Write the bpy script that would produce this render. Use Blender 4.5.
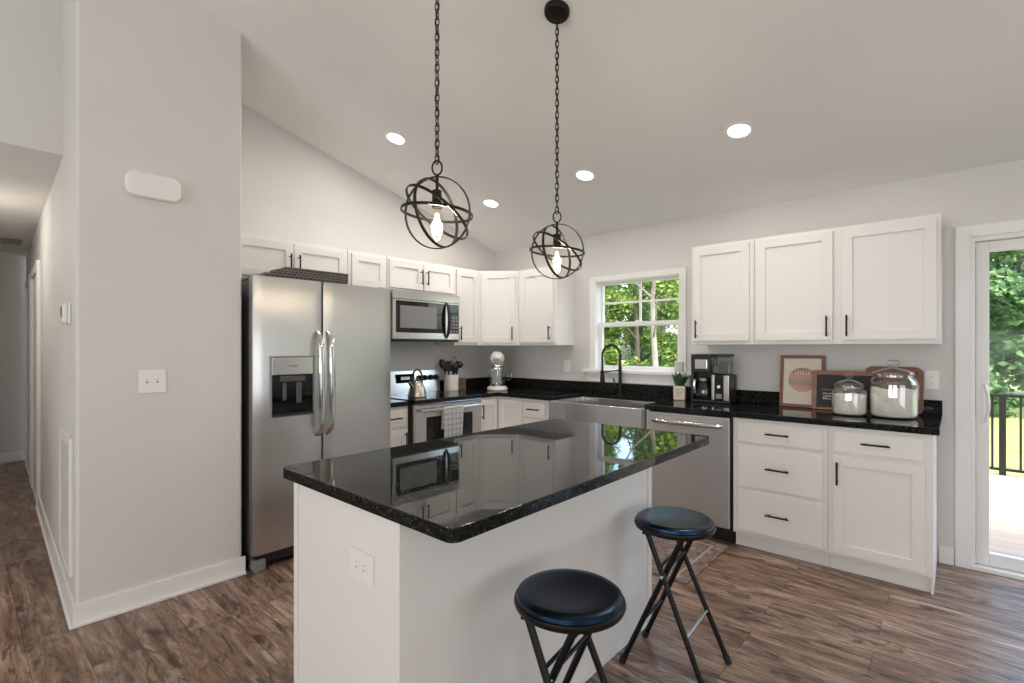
import bpy, bmesh, math, random
from mathutils import Vector, Matrix
R = math.radians
PI = math.pi
rnd = random.Random(7)
S = bpy.context.scene
for o in list(bpy.data.objects):
    bpy.data.objects.remove(o)
C = S.collection

# ------------------------------------------------------------------ camera, sky, sun, daylight, exposure
cam_d = bpy.data.cameras.new('camera')
cam = bpy.data.objects.new('camera', cam_d)
C.objects.link(cam)
cam_d.sensor_width = 36.0
cam_d.lens = 498.13 / 1024 * 36
cam_d.shift_y = 6.0 / 1024
cam_d.clip_start = 0.05
cam.location = (3.9359, -4.1245, 1.3456)
cam.rotation_euler = (R(90), 0, 0.7296)
S.camera = cam

S.view_settings.view_transform = 'Standard'
S.view_settings.look = 'None'
S.view_settings.gamma = 1.0
S.view_settings.use_curve_mapping = False
S.view_settings.exposure = 0.12

W = bpy.data.worlds.new('sky')
S.world = W
W.use_nodes = True
wn = W.node_tree.nodes
sky = wn.new('ShaderNodeTexSky')
sky.sky_type = 'NISHITA'
sky.sun_disc = False
sky.sun_elevation = R(52)
sky.sun_rotation = R(130)
wn['Background'].inputs['Strength'].default_value = 1.5
sky.dust_density = 5.0
W.node_tree.links.new(sky.outputs[0], wn['Background'].inputs[0])

def light(name, kind, loc, energy, color=(1, 1, 1), rot=(0, 0, 0), size=None, size_y=None, radius=None):
    d = bpy.data.lights.new(name, kind)
    d.energy = energy
    d.color = color
    if kind == 'AREA':
        if size_y:
            d.shape = 'RECTANGLE'; d.size = size; d.size_y = size_y
        else:
            d.shape = 'DISK'; d.size = size
    elif kind == 'SUN':
        d.angle = R(0.8)
    elif radius:
        d.shadow_soft_size = radius
    o = bpy.data.objects.new(name, d)
    C.objects.link(o)
    o.location = loc
    o.rotation_euler = rot
    return o

# sun: high over the house from the right, onto deck, lawn and trees
sun_dir = Vector((-0.60, 0.10, -0.79)).normalized()
light('sun', 'SUN', (6, -2, 12), 4.2, (1.0, 0.95, 0.86), sun_dir.to_track_quat('-Z', 'Y').to_euler())
# area lamps added as daylight from unseen living-room windows (front wall and right wall)
light('window_daylight', 'AREA', (2.4, -8.02, 1.5), 92, (0.99, 0.99, 0.985), (R(-118), 0, PI), 2.4, 1.9)
light('window_daylight', 'AREA', (5.3, -8.02, 1.5), 92, (0.99, 0.99, 0.985), (R(-118), 0, PI), 2.4, 1.9)
light('window_daylight', 'AREA', (6.62, -3.2, 1.5), 40, (0.97, 0.99, 1.0), (R(112), 0, R(90)), 2.6, 1.9)
# sky portals at the sliding door and at the sink window
for loc, sx_, sz_ in (((4.9, 0.18, 1.01), 1.8, 2.0), ((1.75, 0.18, 1.555), 0.83, 0.83)):
    pl = light('sky_portal', 'AREA', loc, 1, (1, 1, 1), (R(-90), 0, 0), sx_, sz_)
    pl.data.cycles.is_portal = True
S.cycles.transparent_max_bounces = 24
S.cycles.max_bounces = 10
S.cycles.diffuse_bounces = 6

# ------------------------------------------------------------------ materials
def mat(name, base, rough=0.5, metal=0.0, **kw):
    m = bpy.data.materials.new(name)
    m.use_nodes = True
    b = m.node_tree.nodes['Principled BSDF']
    b.inputs['Base Color'].default_value = (*base, 1)
    b.inputs['Roughness'].default_value = rough
    b.inputs['Metallic'].default_value = metal
    for k, v in kw.items():
        b.inputs[k].default_value = v
    return m
def nd(m, t, **kw):
    n = m.node_tree.nodes.new(t)
    for k, v in kw.items():
        if k in n.inputs: n.inputs[k].default_value = v
        else: setattr(n, k, v)
    return n
def ln(m, a, b): m.node_tree.links.new(a, b)
def bsdf(m): return m.node_tree.nodes['Principled BSDF']
def coords(m, scale=(1, 1, 1), rot=(0, 0, 0), out='Object'):
    t = nd(m, 'ShaderNodeTexCoord'); mp = nd(m, 'ShaderNodeMapping')
    mp.inputs['Scale'].default_value = scale; mp.inputs['Rotation'].default_value = rot
    ln(m, t.outputs[out], mp.inputs[0]); return mp.outputs[0]
def ramp(m, src, stops):
    r = nd(m, 'ShaderNodeValToRGB')
    e = r.color_ramp.elements
    while len(e) < len(stops): e.new(0.5)
    for q, (p, c) in zip(e, stops):
        q.position = p; q.color = (*c, 1)
    ln(m, src, r.inputs[0]); return r.outputs[0]
def bump(m, src, strength, dist=0.01):
    b = nd(m, 'ShaderNodeBump'); b.inputs['Strength'].default_value = strength; b.inputs['Distance'].default_value = dist
    ln(m, src, b.inputs['Height']); ln(m, b.outputs[0], bsdf(m).inputs['Normal'])
def painted(name, base, rough, amount=0.03, scale=60):
    m = mat(name, base, rough)
    v = coords(m)
    n = nd(m, 'ShaderNodeTexNoise', Scale=1.3, Detail=3.0); ln(m, v, n.inputs[0])
    c = ramp(m, n.outputs[0], [(0.3, tuple(x * (1 - amount) for x in base)), (0.7, tuple(min(1, x * (1 + amount)) for x in base))])
    ln(m, c, bsdf(m).inputs['Base Color'])
    f = nd(m, 'ShaderNodeTexNoise', Scale=scale * 5.0, Detail=2.0); ln(m, v, f.inputs[0])
    bump(m, f.outputs[0], 0.04, 0.002)
    return m

M = {}
M['wall'] = painted('wall_paint', (0.68, 0.672, 0.655), 0.7)
M['ceiling'] = painted('ceiling_paint', (0.80, 0.795, 0.78), 0.8)
M['trim'] = painted('trim_paint', (0.83, 0.825, 0.81), 0.38, 0.01)
M['cabinet'] = painted('cabinet_paint', (0.80, 0.785, 0.765), 0.36, 0.012)
M['plastic'] = painted('white_plastic', (0.84, 0.83, 0.81), 0.35, 0.01)
M['black'] = mat('black_metal', (0.012, 0.012, 0.012), 0.38, 0.6)
M['bronze'] = mat('dark_bronze', (0.02, 0.017, 0.015), 0.42, 0.7)
M['blackplastic'] = mat('black_plastic', (0.014, 0.014, 0.015), 0.32)
M['blackglass'] = mat('black_glass', (0.006, 0.006, 0.007), 0.05)
M['darkcavity'] = mat('dark_cavity', (0.02, 0.02, 0.021), 0.5)
M['greyplastic'] = mat('grey_plastic', (0.23, 0.23, 0.23), 0.4)
M['darkgrey'] = mat('dark_grey_plastic', (0.07, 0.07, 0.07), 0.3)
M['rubber'] = mat('rubber', (0.01, 0.01, 0.01), 0.7)
M['chrome'] = mat('chrome', (0.8, 0.8, 0.8), 0.12, 1.0)
M['slot'] = mat('socket_slots', (0.25, 0.24, 0.23), 0.5)

def steel(name, base, rough, scale):
    m = mat(name, base, rough, 1.0)
    v = coords(m, scale)
    n = nd(m, 'ShaderNodeTexNoise', Scale=1.0, Detail=4.0); ln(m, v, n.inputs[0])
    c = ramp(m, n.outputs[0], [(0.3, tuple(x * 0.975 for x in base)), (0.7, tuple(x * 1.025 for x in base))])
    ln(m, c, bsdf(m).inputs['Base Color'])
    mr = nd(m, 'ShaderNodeMapRange'); mr.inputs['To Min'].default_value = rough - 0.05; mr.inputs['To Max'].default_value = rough + 0.06
    ln(m, n.outputs[0], mr.inputs[0]); ln(m, mr.outputs[0], bsdf(m).inputs['Roughness'])
    bump(m, n.outputs[0], 0.008, 0.001)
    return m
M['steel'] = steel('brushed_stainless_steel', (0.62, 0.615, 0.605), 0.22, (3, 3, 220))
M['steelv'] = steel('brushed_stainless_steel_door', (0.57, 0.575, 0.58), 0.30, (2, 2, 260))
M['steelh'] = steel('brushed_stainless_steel_panel', (0.57, 0.575, 0.58), 0.36, (2, 2, 260))
for key, rot_ in (('steelv', 0.0), ('steelh', 0.25)):
    bb = bsdf(M[key]); bb.inputs['Anisotropic'].default_value = 0.8; bb.inputs['Anisotropic Rotation'].default_value = rot_
    tg = nd(M[key], 'ShaderNodeTangent'); tg.direction_type = 'RADIAL'; tg.axis = 'Z'; ln(M[key], tg.outputs[0], bb.inputs['Tangent'])
M['steelside'] = mat('grey_appliance_side', (0.12, 0.118, 0.115), 0.45)
M['polished'] = mat('polished_steel', (0.62, 0.61, 0.60), 0.16, 1.0)
M['copper'] = mat('warm_steel', (0.62, 0.54, 0.48), 0.2, 1.0)

# granite
m = M['granite'] = mat('black_granite', (0.012, 0.013, 0.013), 0.025)
v = coords(m)
n1 = nd(m, 'ShaderNodeTexNoise', Scale=120.0, Detail=3.0, Roughness=0.75); ln(m, v, n1.inputs[0])
n2 = nd(m, 'ShaderNodeTexNoise', Scale=55.0, Detail=4.0); ln(m, v, n2.inputs[0])
c1 = ramp(m, n1.outputs[0], [(0.0, (0.006, 0.007, 0.007)), (0.55, (0.011, 0.012, 0.012)), (0.61, (0.042, 0.045, 0.042)), (0.72, (0.13, 0.135, 0.13))])
c2 = ramp(m, n2.outputs[0], [(0.35, (0.55, 0.55, 0.55)), (0.75, (1.5, 1.4, 1.25))])
mx = nd(m, 'ShaderNodeMix', data_type='RGBA', blend_type='MULTIPLY'); mx.inputs[0].default_value = 1.0
ln(m, c1, mx.inputs[6]); ln(m, c2, mx.inputs[7]); ln(m, mx.outputs[2], bsdf(m).inputs['Base Color'])
bsdf(m).inputs['Specular IOR Level'].default_value = 0.14
bsdf(m).inputs['Specular Tint'].default_value = (0.75, 0.92, 1.0, 1)  # cool tint puts the turquoise of the window reflection into the granite

# wood-look plank floor, boards running along x
m = M['floor'] = mat('plank_floor', (0.2, 0.13, 0.09), 0.30)
v = coords(m)
br = nd(m, 'ShaderNodeTexBrick'); ln(m, v, br.inputs[0])
br.offset = 0.37; br.offset_frequency = 2; br.squash = 1.0
for k, val in (('Scale', 1.0), ('Brick Width', 1.22), ('Row Height', 0.178), ('Mortar Size', 0.0012), ('Mortar Smooth', 0.1), ('Bias', 0.0)):
    br.inputs[k].default_value = val
br.inputs['Color1'].default_value = (0, 0, 0, 1); br.inputs['Color2'].default_value = (1, 1, 1, 1); br.inputs['Mortar'].default_value = (0.5, 0.5, 0.5, 1)
sep = nd(m, 'ShaderNodeSeparateColor'); ln(m, br.outputs[0], sep.inputs[0])
off = nd(m, 'ShaderNodeCombineXYZ')
mul = nd(m, 'ShaderNodeMath', operation='MULTIPLY'); mul.inputs[1].default_value = 17.0
ln(m, sep.outputs[0], mul.inputs[0]); ln(m, mul.outputs[0], off.inputs[2])
add = nd(m, 'ShaderNodeVectorMath', operation='ADD'); ln(m, v, add.inputs[0]); ln(m, off.outputs[0], add.inputs[1])
def stretched(scale, noise, detail, dist=0.0, rough=0.6):
    mp = nd(m, 'ShaderNodeMapping'); mp.inputs['Scale'].default_value = scale; ln(m, add.outputs[0], mp.inputs[0])
    n = nd(m, 'ShaderNodeTexNoise', Scale=noise, Detail=detail, Distortion=dist, Roughness=rough); ln(m, mp.outputs[0], n.inputs[0]); return n.outputs[0]
ga = stretched((1.3, 8.0, 1.0), 1.7, 10.0, 1.1, 0.72)
gb = stretched((3.0, 60.0, 1.0), 1.6, 6.0, 0.5, 0.7)
gc = stretched((3.2, 9.0, 1.0), 1.0, 6.0, 1.8, 0.7)
base = ramp(m, ga, [(0.31, (0.060, 0.034, 0.024)), (0.42, (0.180, 0.108, 0.075)), (0.52, (0.31, 0.210, 0.154)), (0.65, (0.50, 0.395, 0.320))])
fine = ramp(m, gb, [(0.30, (0.58, 0.55, 0.53)), (0.55, (1.0, 0.99, 0.98)), (0.72, (1.25, 1.24, 1.22))])
knot = ramp(m, gc, [(0.37, (0.36, 0.31, 0.28)), (0.46, (1.0, 1.0, 1.0))])
tone = ramp(m, sep.outputs[0], [(0.0, (0.78, 0.76, 0.74)), (0.5, (1.0, 0.98, 0.97)), (1.0, (1.22, 1.22, 1.22))])
cur = base
for other in (fine, knot, tone):
    mx = nd(m, 'ShaderNodeMix', data_type='RGBA', blend_type='MULTIPLY'); mx.inputs[0].default_value = 1.0
    ln(m, cur, mx.inputs[6]); ln(m, other, mx.inputs[7]); cur = mx.outputs[2]
mx = nd(m, 'ShaderNodeMix', data_type='RGBA'); ln(m, br.outputs['Fac'], mx.inputs[0]); ln(m, cur, mx.inputs[6]); mx.inputs[7].default_value = (0.05, 0.033, 0.024, 1)
ln(m, mx.outputs[2], bsdf(m).inputs['Base Color'])
bump(m, gb, 0.10, 0.003)

# clear glass (panes, jars): fresnel gloss over transparency
def glass(name, tint=(1, 1, 1), gloss=0.9):
    m = bpy.data.materials.new(name); m.use_nodes = True
    t = m.node_tree; t.nodes.clear()
    out = nd(m, 'ShaderNodeOutputMaterial'); tr = nd(m, 'ShaderNodeBsdfTransparent'); gl = nd(m, 'ShaderNodeBsdfGlossy')
    tr.inputs[0].default_value = (*tint, 1); gl.inputs['Roughness'].default_value = 0.02
    fr = nd(m, 'ShaderNodeLayerWeight', Blend=0.5); pw = nd(m, 'ShaderNodeMath', operation='POWER'); pw.inputs[1].default_value = 4.0
    ln(m, fr.outputs['Facing'], pw.inputs[0]); k = nd(m, 'ShaderNodeMath', operation='MULTIPLY_ADD'); k.inputs[1].default_value = 0.7 * gloss; k.inputs[2].default_value = 0.04 * gloss
    ln(m, pw.outputs[0], k.inputs[0]); mixn = nd(m, 'ShaderNodeMixShader')
    ln(m, k.outputs[0], mixn.inputs[0]); ln(m, tr.outputs[0], mixn.inputs[1]); ln(m, gl.outputs[0], mixn.inputs[2]); ln(m, mixn.outputs[0], out.inputs[0])
    return m
M['pane'] = glass('window_glass', (0.97, 0.99, 0.98), 0.14)
M['jarglass'] = glass('jar_glass', (0.985, 0.99, 0.985), 2.6)
M['smoked'] = glass('tank_plastic', (0.74, 0.75, 0.76), 1.4)
M['bulbglass'] = glass('bulb_glass', (1.0, 0.97, 0.92), 0.8)

def emit(name, col, strength):
    m = mat(name, (0.8, 0.8, 0.8), 0.5)
    bsdf(m).inputs['Emission Color'].default_value = (*col, 1); bsdf(m).inputs['Emission Strength'].default_value = strength
    return m
M['lens'] = emit('downlight_lens', (1.0, 0.95, 0.88), 9.0)
M['filament'] = emit('bulb_glow', (1.0, 0.80, 0.58), 14.0)
M['display'] = emit('lit_display', (0.25, 0.55, 0.8), 0.10)

def woodmat(name, a, b, scale=(2, 30, 30), rough=0.42):
    m = mat(name, a, rough); v = coords(m, scale)
    n = nd(m, 'ShaderNodeTexNoise', Scale=1.5, Detail=5.0, Distortion=0.6); ln(m, v, n.inputs[0])
    ln(m, ramp(m, n.outputs[0], [(0.3, a), (0.7, b)]), bsdf(m).inputs['Base Color']); return m
M['redwood'] = woodmat('reddish_wood', (0.17, 0.062, 0.032), (0.26, 0.105, 0.055))
M['boardwood'] = woodmat('board_wood', (0.24, 0.105, 0.055), (0.36, 0.17, 0.095))
M['boxwood'] = woodmat('box_wood', (0.11, 0.055, 0.028), (0.19, 0.10, 0.052))
M['vinyl'] = mat('black_vinyl', (0.005, 0.0055, 0.007), 0.27, **{'Specular IOR Level': 0.6})
v_ = coords(M['vinyl']); n_ = nd(M['vinyl'], 'ShaderNodeTexNoise', Scale=240.0, Detail=2.0); ln(M['vinyl'], v_, n_.inputs[0]); bump(M['vinyl'], n_.outputs[0], 0.06, 0.002)
bsdf(M['vinyl']).inputs['Specular Tint'].default_value = (0.17, 0.47, 1.0, 1)  # blue specular tint stands in for the sky reflected on the seats
M['ceramic'] = painted('white_ceramic', (0.80, 0.78, 0.75), 0.22, 0.01)
M['cream'] = mat('cream_enamel', (0.82, 0.79, 0.74), 0.3)
M['flour'] = painted('flour', (0.86, 0.835, 0.80), 0.9, 0.03)
M['pecan'] = mat('pecans', (0.11, 0.06, 0.035), 0.6)
m = M['pecan']; v = coords(m); n = nd(m, 'ShaderNodeTexVoronoi', Scale=70.0); ln(m, v, n.inputs[0])
ln(m, ramp(m, n.outputs[0], [(0.1, (0.02, 0.010, 0.006)), (0.7, (0.16, 0.085, 0.045))]), bsdf(m).inputs['Base Color'])
M['paper'] = painted('print_paper', (0.80, 0.73, 0.64), 0.6, 0.01)
M['pink'] = mat('print_pink', (0.66, 0.36, 0.28), 0.6)
M['sage'] = mat('print_grey_green', (0.40, 0.37, 0.29), 0.6)
M['taupe'] = mat('print_taupe', (0.42, 0.26, 0.20), 0.6)
M['ink'] = mat('print_ink', (0.20, 0.15, 0.12), 0.6)
M['chalk'] = mat('chalkboard', (0.018, 0.017, 0.018), 0.55)
M['chalkline'] = mat('chalk_writing', (0.75, 0.72, 0.68), 0.8)
M['potcream'] = painted('pot_cream', (0.70, 0.60, 0.50), 0.6, 0.03)
M['leaf'] = mat('succulent_leaf', (0.035, 0.105, 0.045), 0.4)
m = M['leaf']; v = coords(m); n = nd(m, 'ShaderNodeTexNoise', Scale=40.0); ln(m, v, n.inputs[0])
ln(m, ramp(m, n.outputs[0], [(0.3, (0.015, 0.055, 0.025)), (0.7, (0.07, 0.18, 0.08))]), bsdf(m).inputs['Base Color'])
M['soil'] = mat('soil', (0.03, 0.02, 0.015), 0.9)
M['greycup'] = painted('grey_ceramic', (0.56, 0.56, 0.56), 0.5, 0.02)

# towel: white with a thin grey-blue check
m = M['towel'] = mat('check_towel', (0.8, 0.79, 0.78), 0.9)
v = coords(m, (1, 1, 1))
w1 = nd(m, 'ShaderNodeTexWave', Scale=7.0); w1.bands_direction = 'Y'; ln(m, v, w1.inputs[0])
w2 = nd(m, 'ShaderNodeTexWave', Scale=7.0); w2.bands_direction = 'Z'; ln(m, v, w2.inputs[0])
r1 = ramp(m, w1.outputs[0], [(0.93, (0.84, 0.83, 0.83)), (0.98, (0.45, 0.46, 0.52))]); r2 = ramp(m, w2.outputs[0], [(0.93, (1, 1, 1)), (0.98, (0.55, 0.56, 0.62))])
mx = nd(m, 'ShaderNodeMix', data_type='RGBA', blend_type='MULTIPLY'); mx.inputs[0].default_value = 1.0
ln(m, r1, mx.inputs[6]); ln(m, r2, mx.inputs[7]); ln(m, mx.outputs[2], bsdf(m).inputs['Base Color'])

# rug: faded red, cream and blue-grey oriental
m = M['rug'] = mat('faded_rug', (0.3, 0.2, 0.18), 0.95)
v = coords(m)
vo = nd(m, 'ShaderNodeTexVoronoi', Scale=13.0); ln(m, v, vo.inputs[0])
no = nd(m, 'ShaderNodeTexNoise', Scale=9.0, Detail=7.0, Roughness=0.8, Distortion=1.0); ln(m, v, no.inputs[0])
ca = ramp(m, no.outputs[0], [(0.30, (0.07, 0.065, 0.075)), (0.42, (0.19, 0.105, 0.095)), (0.5, (0.42, 0.36, 0.32)), (0.6, (0.17, 0.125, 0.12)), (0.72, (0.52, 0.47, 0.42))])
cb = ramp(m, vo.outputs[0], [(0.15, (1.25, 1.1, 1.0)), (0.45, (0.65, 0.6, 0.62))])
mx = nd(m, 'ShaderNodeMix', data_type='RGBA', blend_type='MULTIPLY'); mx.inputs[0].default_value = 1.0
ln(m, ca, mx.inputs[6]); ln(m, cb, mx.inputs[7]); ln(m, mx.outputs[2], bsdf(m).inputs['Base Color'])
M['rugborder'] = mat('rug_border', (0.20, 0.155, 0.145), 0.95)
M['rugcream'] = mat('rug_stripe', (0.42, 0.35, 0.29), 0.95)

# basket weave
m = M['basket'] = mat('dark_wicker', (0.03, 0.024, 0.02), 0.55)
v = coords(m); ck = nd(m, 'ShaderNodeTexBrick'); sp_ = nd(m, 'ShaderNodeSeparateXYZ'); ln(m, v, sp_.inputs[0]); ad_ = nd(m, 'ShaderNodeMath', operation='ADD'); ln(m, sp_.outputs[0], ad_.inputs[0]); ln(m, sp_.outputs[1], ad_.inputs[1])
cb_ = nd(m, 'ShaderNodeCombineXYZ'); ln(m, ad_.outputs[0], cb_.inputs[0]); ln(m, sp_.outputs[2], cb_.inputs[1]); ln(m, cb_.outputs[0], ck.inputs[0])
for k, val in (('Scale', 1.0), ('Brick Width', 0.03), ('Row Height', 0.016), ('Mortar Size', 0.0028)): ck.inputs[k].default_value = val
ck.inputs['Color1'].default_value = (0.012, 0.010, 0.009, 1); ck.inputs['Color2'].default_value = (0.045, 0.038, 0.032, 1); ck.inputs['Mortar'].default_value = (0.16, 0.14, 0.12, 1)
ln(m, ck.outputs[0], bsdf(m).inputs['Base Color'])

# outdoors
m = M['deck'] = mat('deck_boards', (0.50, 0.42, 0.37), 0.8)
v = coords(m); br = nd(m, 'ShaderNodeTexBrick'); ln(m, v, br.inputs[0])
for k, val in (('Scale', 1.0), ('Brick Width', 3.6), ('Row Height', 0.14), ('Mortar Size', 0.004)): br.inputs[k].default_value = val
br.inputs['Color1'].default_value = (0.150, 0.120, 0.098, 1); br.inputs['Color2'].default_value = (0.185, 0.148, 0.122, 1); br.inputs['Mortar'].default_value = (0.08, 0.066, 0.056, 1)
ln(m, br.outputs[0], bsdf(m).inputs['Base Color'])
m = M['grass'] = mat('lawn_grass', (0.12, 0.22, 0.05), 0.95)
v = coords(m); n = nd(m, 'ShaderNodeTexNoise', Scale=1.2, Detail=9.0, Roughness=0.7); ln(m, v, n.inputs[0])
ln(m, ramp(m, n.outputs[0], [(0.35, (0.065, 0.095, 0.025)), (0.6, (0.14, 0.165, 0.05)), (0.75, (0.22, 0.215, 0.095))]), bsdf(m).inputs['Base Color'])
bump(m, n.outputs[0], 0.4, 0.05)
M['bark'] = woodmat('tree_bark', (0.03, 0.025, 0.02), (0.08, 0.068, 0.056), (20, 20, 2), 0.9)
M['palebark'] = woodmat('pale_tree_bark', (0.085, 0.075, 0.062), (0.17, 0.15, 0.13), (20, 20, 2), 0.9)
def leafmat(name, a, b, c):
    m = bpy.data.materials.new(name); m.use_nodes = True; m.node_tree.nodes.clear()
    out = nd(m, 'ShaderNodeOutputMaterial'); df = nd(m, 'ShaderNodeBsdfDiffuse'); tl = nd(m, 'ShaderNodeBsdfTranslucent'); mxs = nd(m, 'ShaderNodeMixShader'); mxs.inputs[0].default_value = 0.42
    v = coords(m); n = nd(m, 'ShaderNodeTexNoise', Scale=3.5, Detail=8.0, Roughness=0.8); ln(m, v, n.inputs[0])
    col = ramp(m, n.outputs[0], [(0.32, a), (0.5, b), (0.68, c)])
    ln(m, col, df.inputs[0]); ln(m, col, tl.inputs[0]); ln(m, df.outputs[0], mxs.inputs[1]); ln(m, tl.outputs[0], mxs.inputs[2]); ln(m, mxs.outputs[0], out.inputs[0]); return m
M['foliage'] = leafmat('tree_leaves', (0.018, 0.04, 0.013), (0.10, 0.17, 0.04), (0.42, 0.47, 0.15))
M['foliage2'] = leafmat('cool_tree_leaves', (0.014, 0.042, 0.022), (0.07, 0.14, 0.06), (0.27, 0.37, 0.18))

# ------------------------------------------------------------------ mesh helpers
def BM(): return bmesh.new()
def bx(bm, x0, x1, y0, y1, z0, z1, bev=0.0, seg=2):
    mtx = Matrix.Translation(((x0 + x1) / 2, (y0 + y1) / 2, (z0 + z1) / 2)) @ Matrix.Diagonal((abs(x1 - x0), abs(y1 - y0), abs(z1 - z0), 1))
    r = bmesh.ops.create_cube(bm, size=1, matrix=mtx)
    if bev:
        ed = list({e for q in r['verts'] for e in q.link_edges})
        bmesh.ops.bevel(bm, geom=ed, offset=bev, segments=seg, affect='EDGES', profile=0.5)
    return bm
def prism(bm, pts, z0, z1, bev=0.0, seg=2, vbev=0.0):
    lo = [bm.verts.new((x, y, z0)) for x, y in pts]; hi = [bm.verts.new((x, y, z1)) for x, y in pts]
    n = len(pts)
    fs = [bm.faces.new(hi), bm.faces.new(lo[::-1])]
    for i in range(n): fs.append(bm.faces.new((lo[i], lo[(i + 1) % n], hi[(i + 1) % n], hi[i])))
    bmesh.ops.recalc_face_normals(bm, faces=fs)
    if vbev:
        ed = [e for i in range(n) for e in lo[i].link_edges if e.other_vert(lo[i]) is hi[i]]
        r = bmesh.ops.bevel(bm, geom=ed, offset=vbev, segments=6, affect='EDGES', profile=0.5)
    if bev:
        ed = [e for e in bm.edges if (abs(e.verts[0].co.z - z1) < 1e-6 and abs(e.verts[1].co.z - z1) < 1e-6) or (abs(e.verts[0].co.z - z0) < 1e-6 and abs(e.verts[1].co.z - z0) < 1e-6)]
        bmesh.ops.bevel(bm, geom=ed, offset=bev, segments=seg, affect='EDGES', profile=0.5)
    return bm
def cyl(bm, p0, p1, r, r2=None, seg=16):
    p0 = Vector(p0); p1 = Vector(p1); d = p1 - p0
    mtx = Matrix.Translation((p0 + p1) / 2) @ d.to_track_quat('Z', 'Y').to_matrix().to_4x4()
    bmesh.ops.create_cone(bm, cap_ends=True, segments=seg, radius1=r, radius2=r if r2 is None else r2, depth=d.length, matrix=mtx)
    return bm
def tube(bm, pts, r, seg=8, closed=False, caps=True):
    pts = [Vector(p) for p in pts]; n = len(pts)
    rs = r if isinstance(r, (list, tuple)) else [r] * n
    rings = []; up = None
    for i in range(n):
        a = pts[(i - 1) % n] if (i or closed) else pts[0]; b = pts[(i + 1) % n] if (i < n - 1 or closed) else pts[-1]
        t = (b - a).normalized()
        if up is None: up = t.orthogonal().normalized()
        else:
            up = up - t * up.dot(t)
            up = up.normalized() if up.length > 1e-6 else t.orthogonal().normalized()
        s = t.cross(up)
        rings.append([bm.verts.new(pts[i] + (up * math.cos(2 * PI * k / seg) + s * math.sin(2 * PI * k / seg)) * rs[i]) for k in range(seg)])
    for i in range(n if closed else n - 1):
        A, B = rings[i], rings[(i + 1) % n]
        for k in range(seg): bm.faces.new((A[k], A[(k + 1) % seg], B[(k + 1) % seg], B[k]))
    if caps and not closed:
        bm.faces.new(rings[0][::-1]); bm.faces.new(rings[-1])
    return bm
def lathe(bm, prof, c=(0, 0, 0), seg=28, sx=1.0, sy=1.0):
    rings = []
    for r, z in prof:
        if r < 1e-6: rings.append([bm.verts.new((c[0], c[1], c[2] + z))])
        else: rings.append([bm.verts.new((c[0] + r * sx * math.cos(2 * PI * k / seg), c[1] + r * sy * math.sin(2 * PI * k / seg), c[2] + z)) for k in range(seg)])
    for A, B in zip(rings, rings[1:]):
        for k in range(seg):
            q = (k + 1) % seg
            if len(A) == 1 and len(B) == 1: continue
            if len(A) == 1: bm.faces.new((A[0], B[q], B[k]))
            elif len(B) == 1: bm.faces.new((A[k], A[q], B[0]))
            else: bm.faces.new((A[k], A[q], B[q], B[k]))
    bmesh.ops.recalc_face_normals(bm, faces=bm.faces[:])
    return bm
def band(bm, c, rad, normal, w=0.011, t=0.004, seg=48):
    c = Vector(c); nrm = Vector(normal).normalized(); u = nrm.orthogonal().normalized(); v = nrm.cross(u)
    rows = []
    for k in range(seg):
        d = u * math.cos(2 * PI * k / seg) + v * math.sin(2 * PI * k / seg)
        rows.append([bm.verts.new(c + d * (rad + a) + nrm * b) for a, b in ((-t / 2, -w / 2), (t / 2, -w / 2), (t / 2, w / 2), (-t / 2, w / 2))])
    for k in range(seg):
        A, B = rows[k], rows[(k + 1) % seg]
        for j in range(4): bm.faces.new((A[j], A[(j + 1) % 4], B[(j + 1) % 4], B[j]))
    bmesh.ops.recalc_face_normals(bm, faces=bm.faces[:])
    return bm
def obj(name, bm, material, parent=None, label=None, angle=38):
    me = bpy.data.meshes.new(name)
    bm.to_mesh(me); bm.free()
    for p in me.polygons: p.use_smooth = True
    me.set_sharp_from_angle(angle=R(angle))
    me.materials.append(M[material] if isinstance(material, str) else material)
    o = bpy.data.objects.new(name, me); C.objects.link(o)
    if angle < 60:
        wn_ = o.modifiers.new('even_shading', 'WEIGHTED_NORMAL'); wn_.mode = 'FACE_AREA'; wn_.weight = 90; wn_.keep_sharp = True
    if parent: o.parent = parent
    if label: o['label'] = label
    return o
def thing(name, label, cat, loc=(0, 0, 0), rz=0.0, group=None, rot=None):
    o = bpy.data.objects.new(name, None); C.objects.link(o)
    o.empty_display_size = 0.1
    o.location = loc; o.rotation_euler = rot or (0, 0, rz)
    return tag(o, label, cat, group)
def tag(o, label, cat, group=None):
    o['label'] = label; o['category'] = cat
    if group: o['group'] = group
    return o
def struct(name, bm, m, parent=None, label=None):
    o = obj(name, bm, m, parent)
    o['kind'] = 'structure'
    if label: o['label'] = label
    return o
def sroot(name, loc=(0, 0, 0), rz=0.0, label=None):
    o = bpy.data.objects.new(name, None); C.objects.link(o); o.location = loc; o.rotation_euler = (0, 0, rz); o['kind'] = 'structure'
    if label: o['label'] = label
    return o
def dup(root, loc, rz=None, label=None):
    r = root.copy(); C.objects.link(r); r.location = loc
    if rz is not None: r.rotation_euler = (0, 0, rz)
    if label: r['label'] = label
    for ch in list(root.children):
        c = ch.copy(); C.objects.link(c); c.parent = r
        for g in list(ch.children):
            d = g.copy(); C.objects.link(d); d.parent = c
    return r

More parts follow.
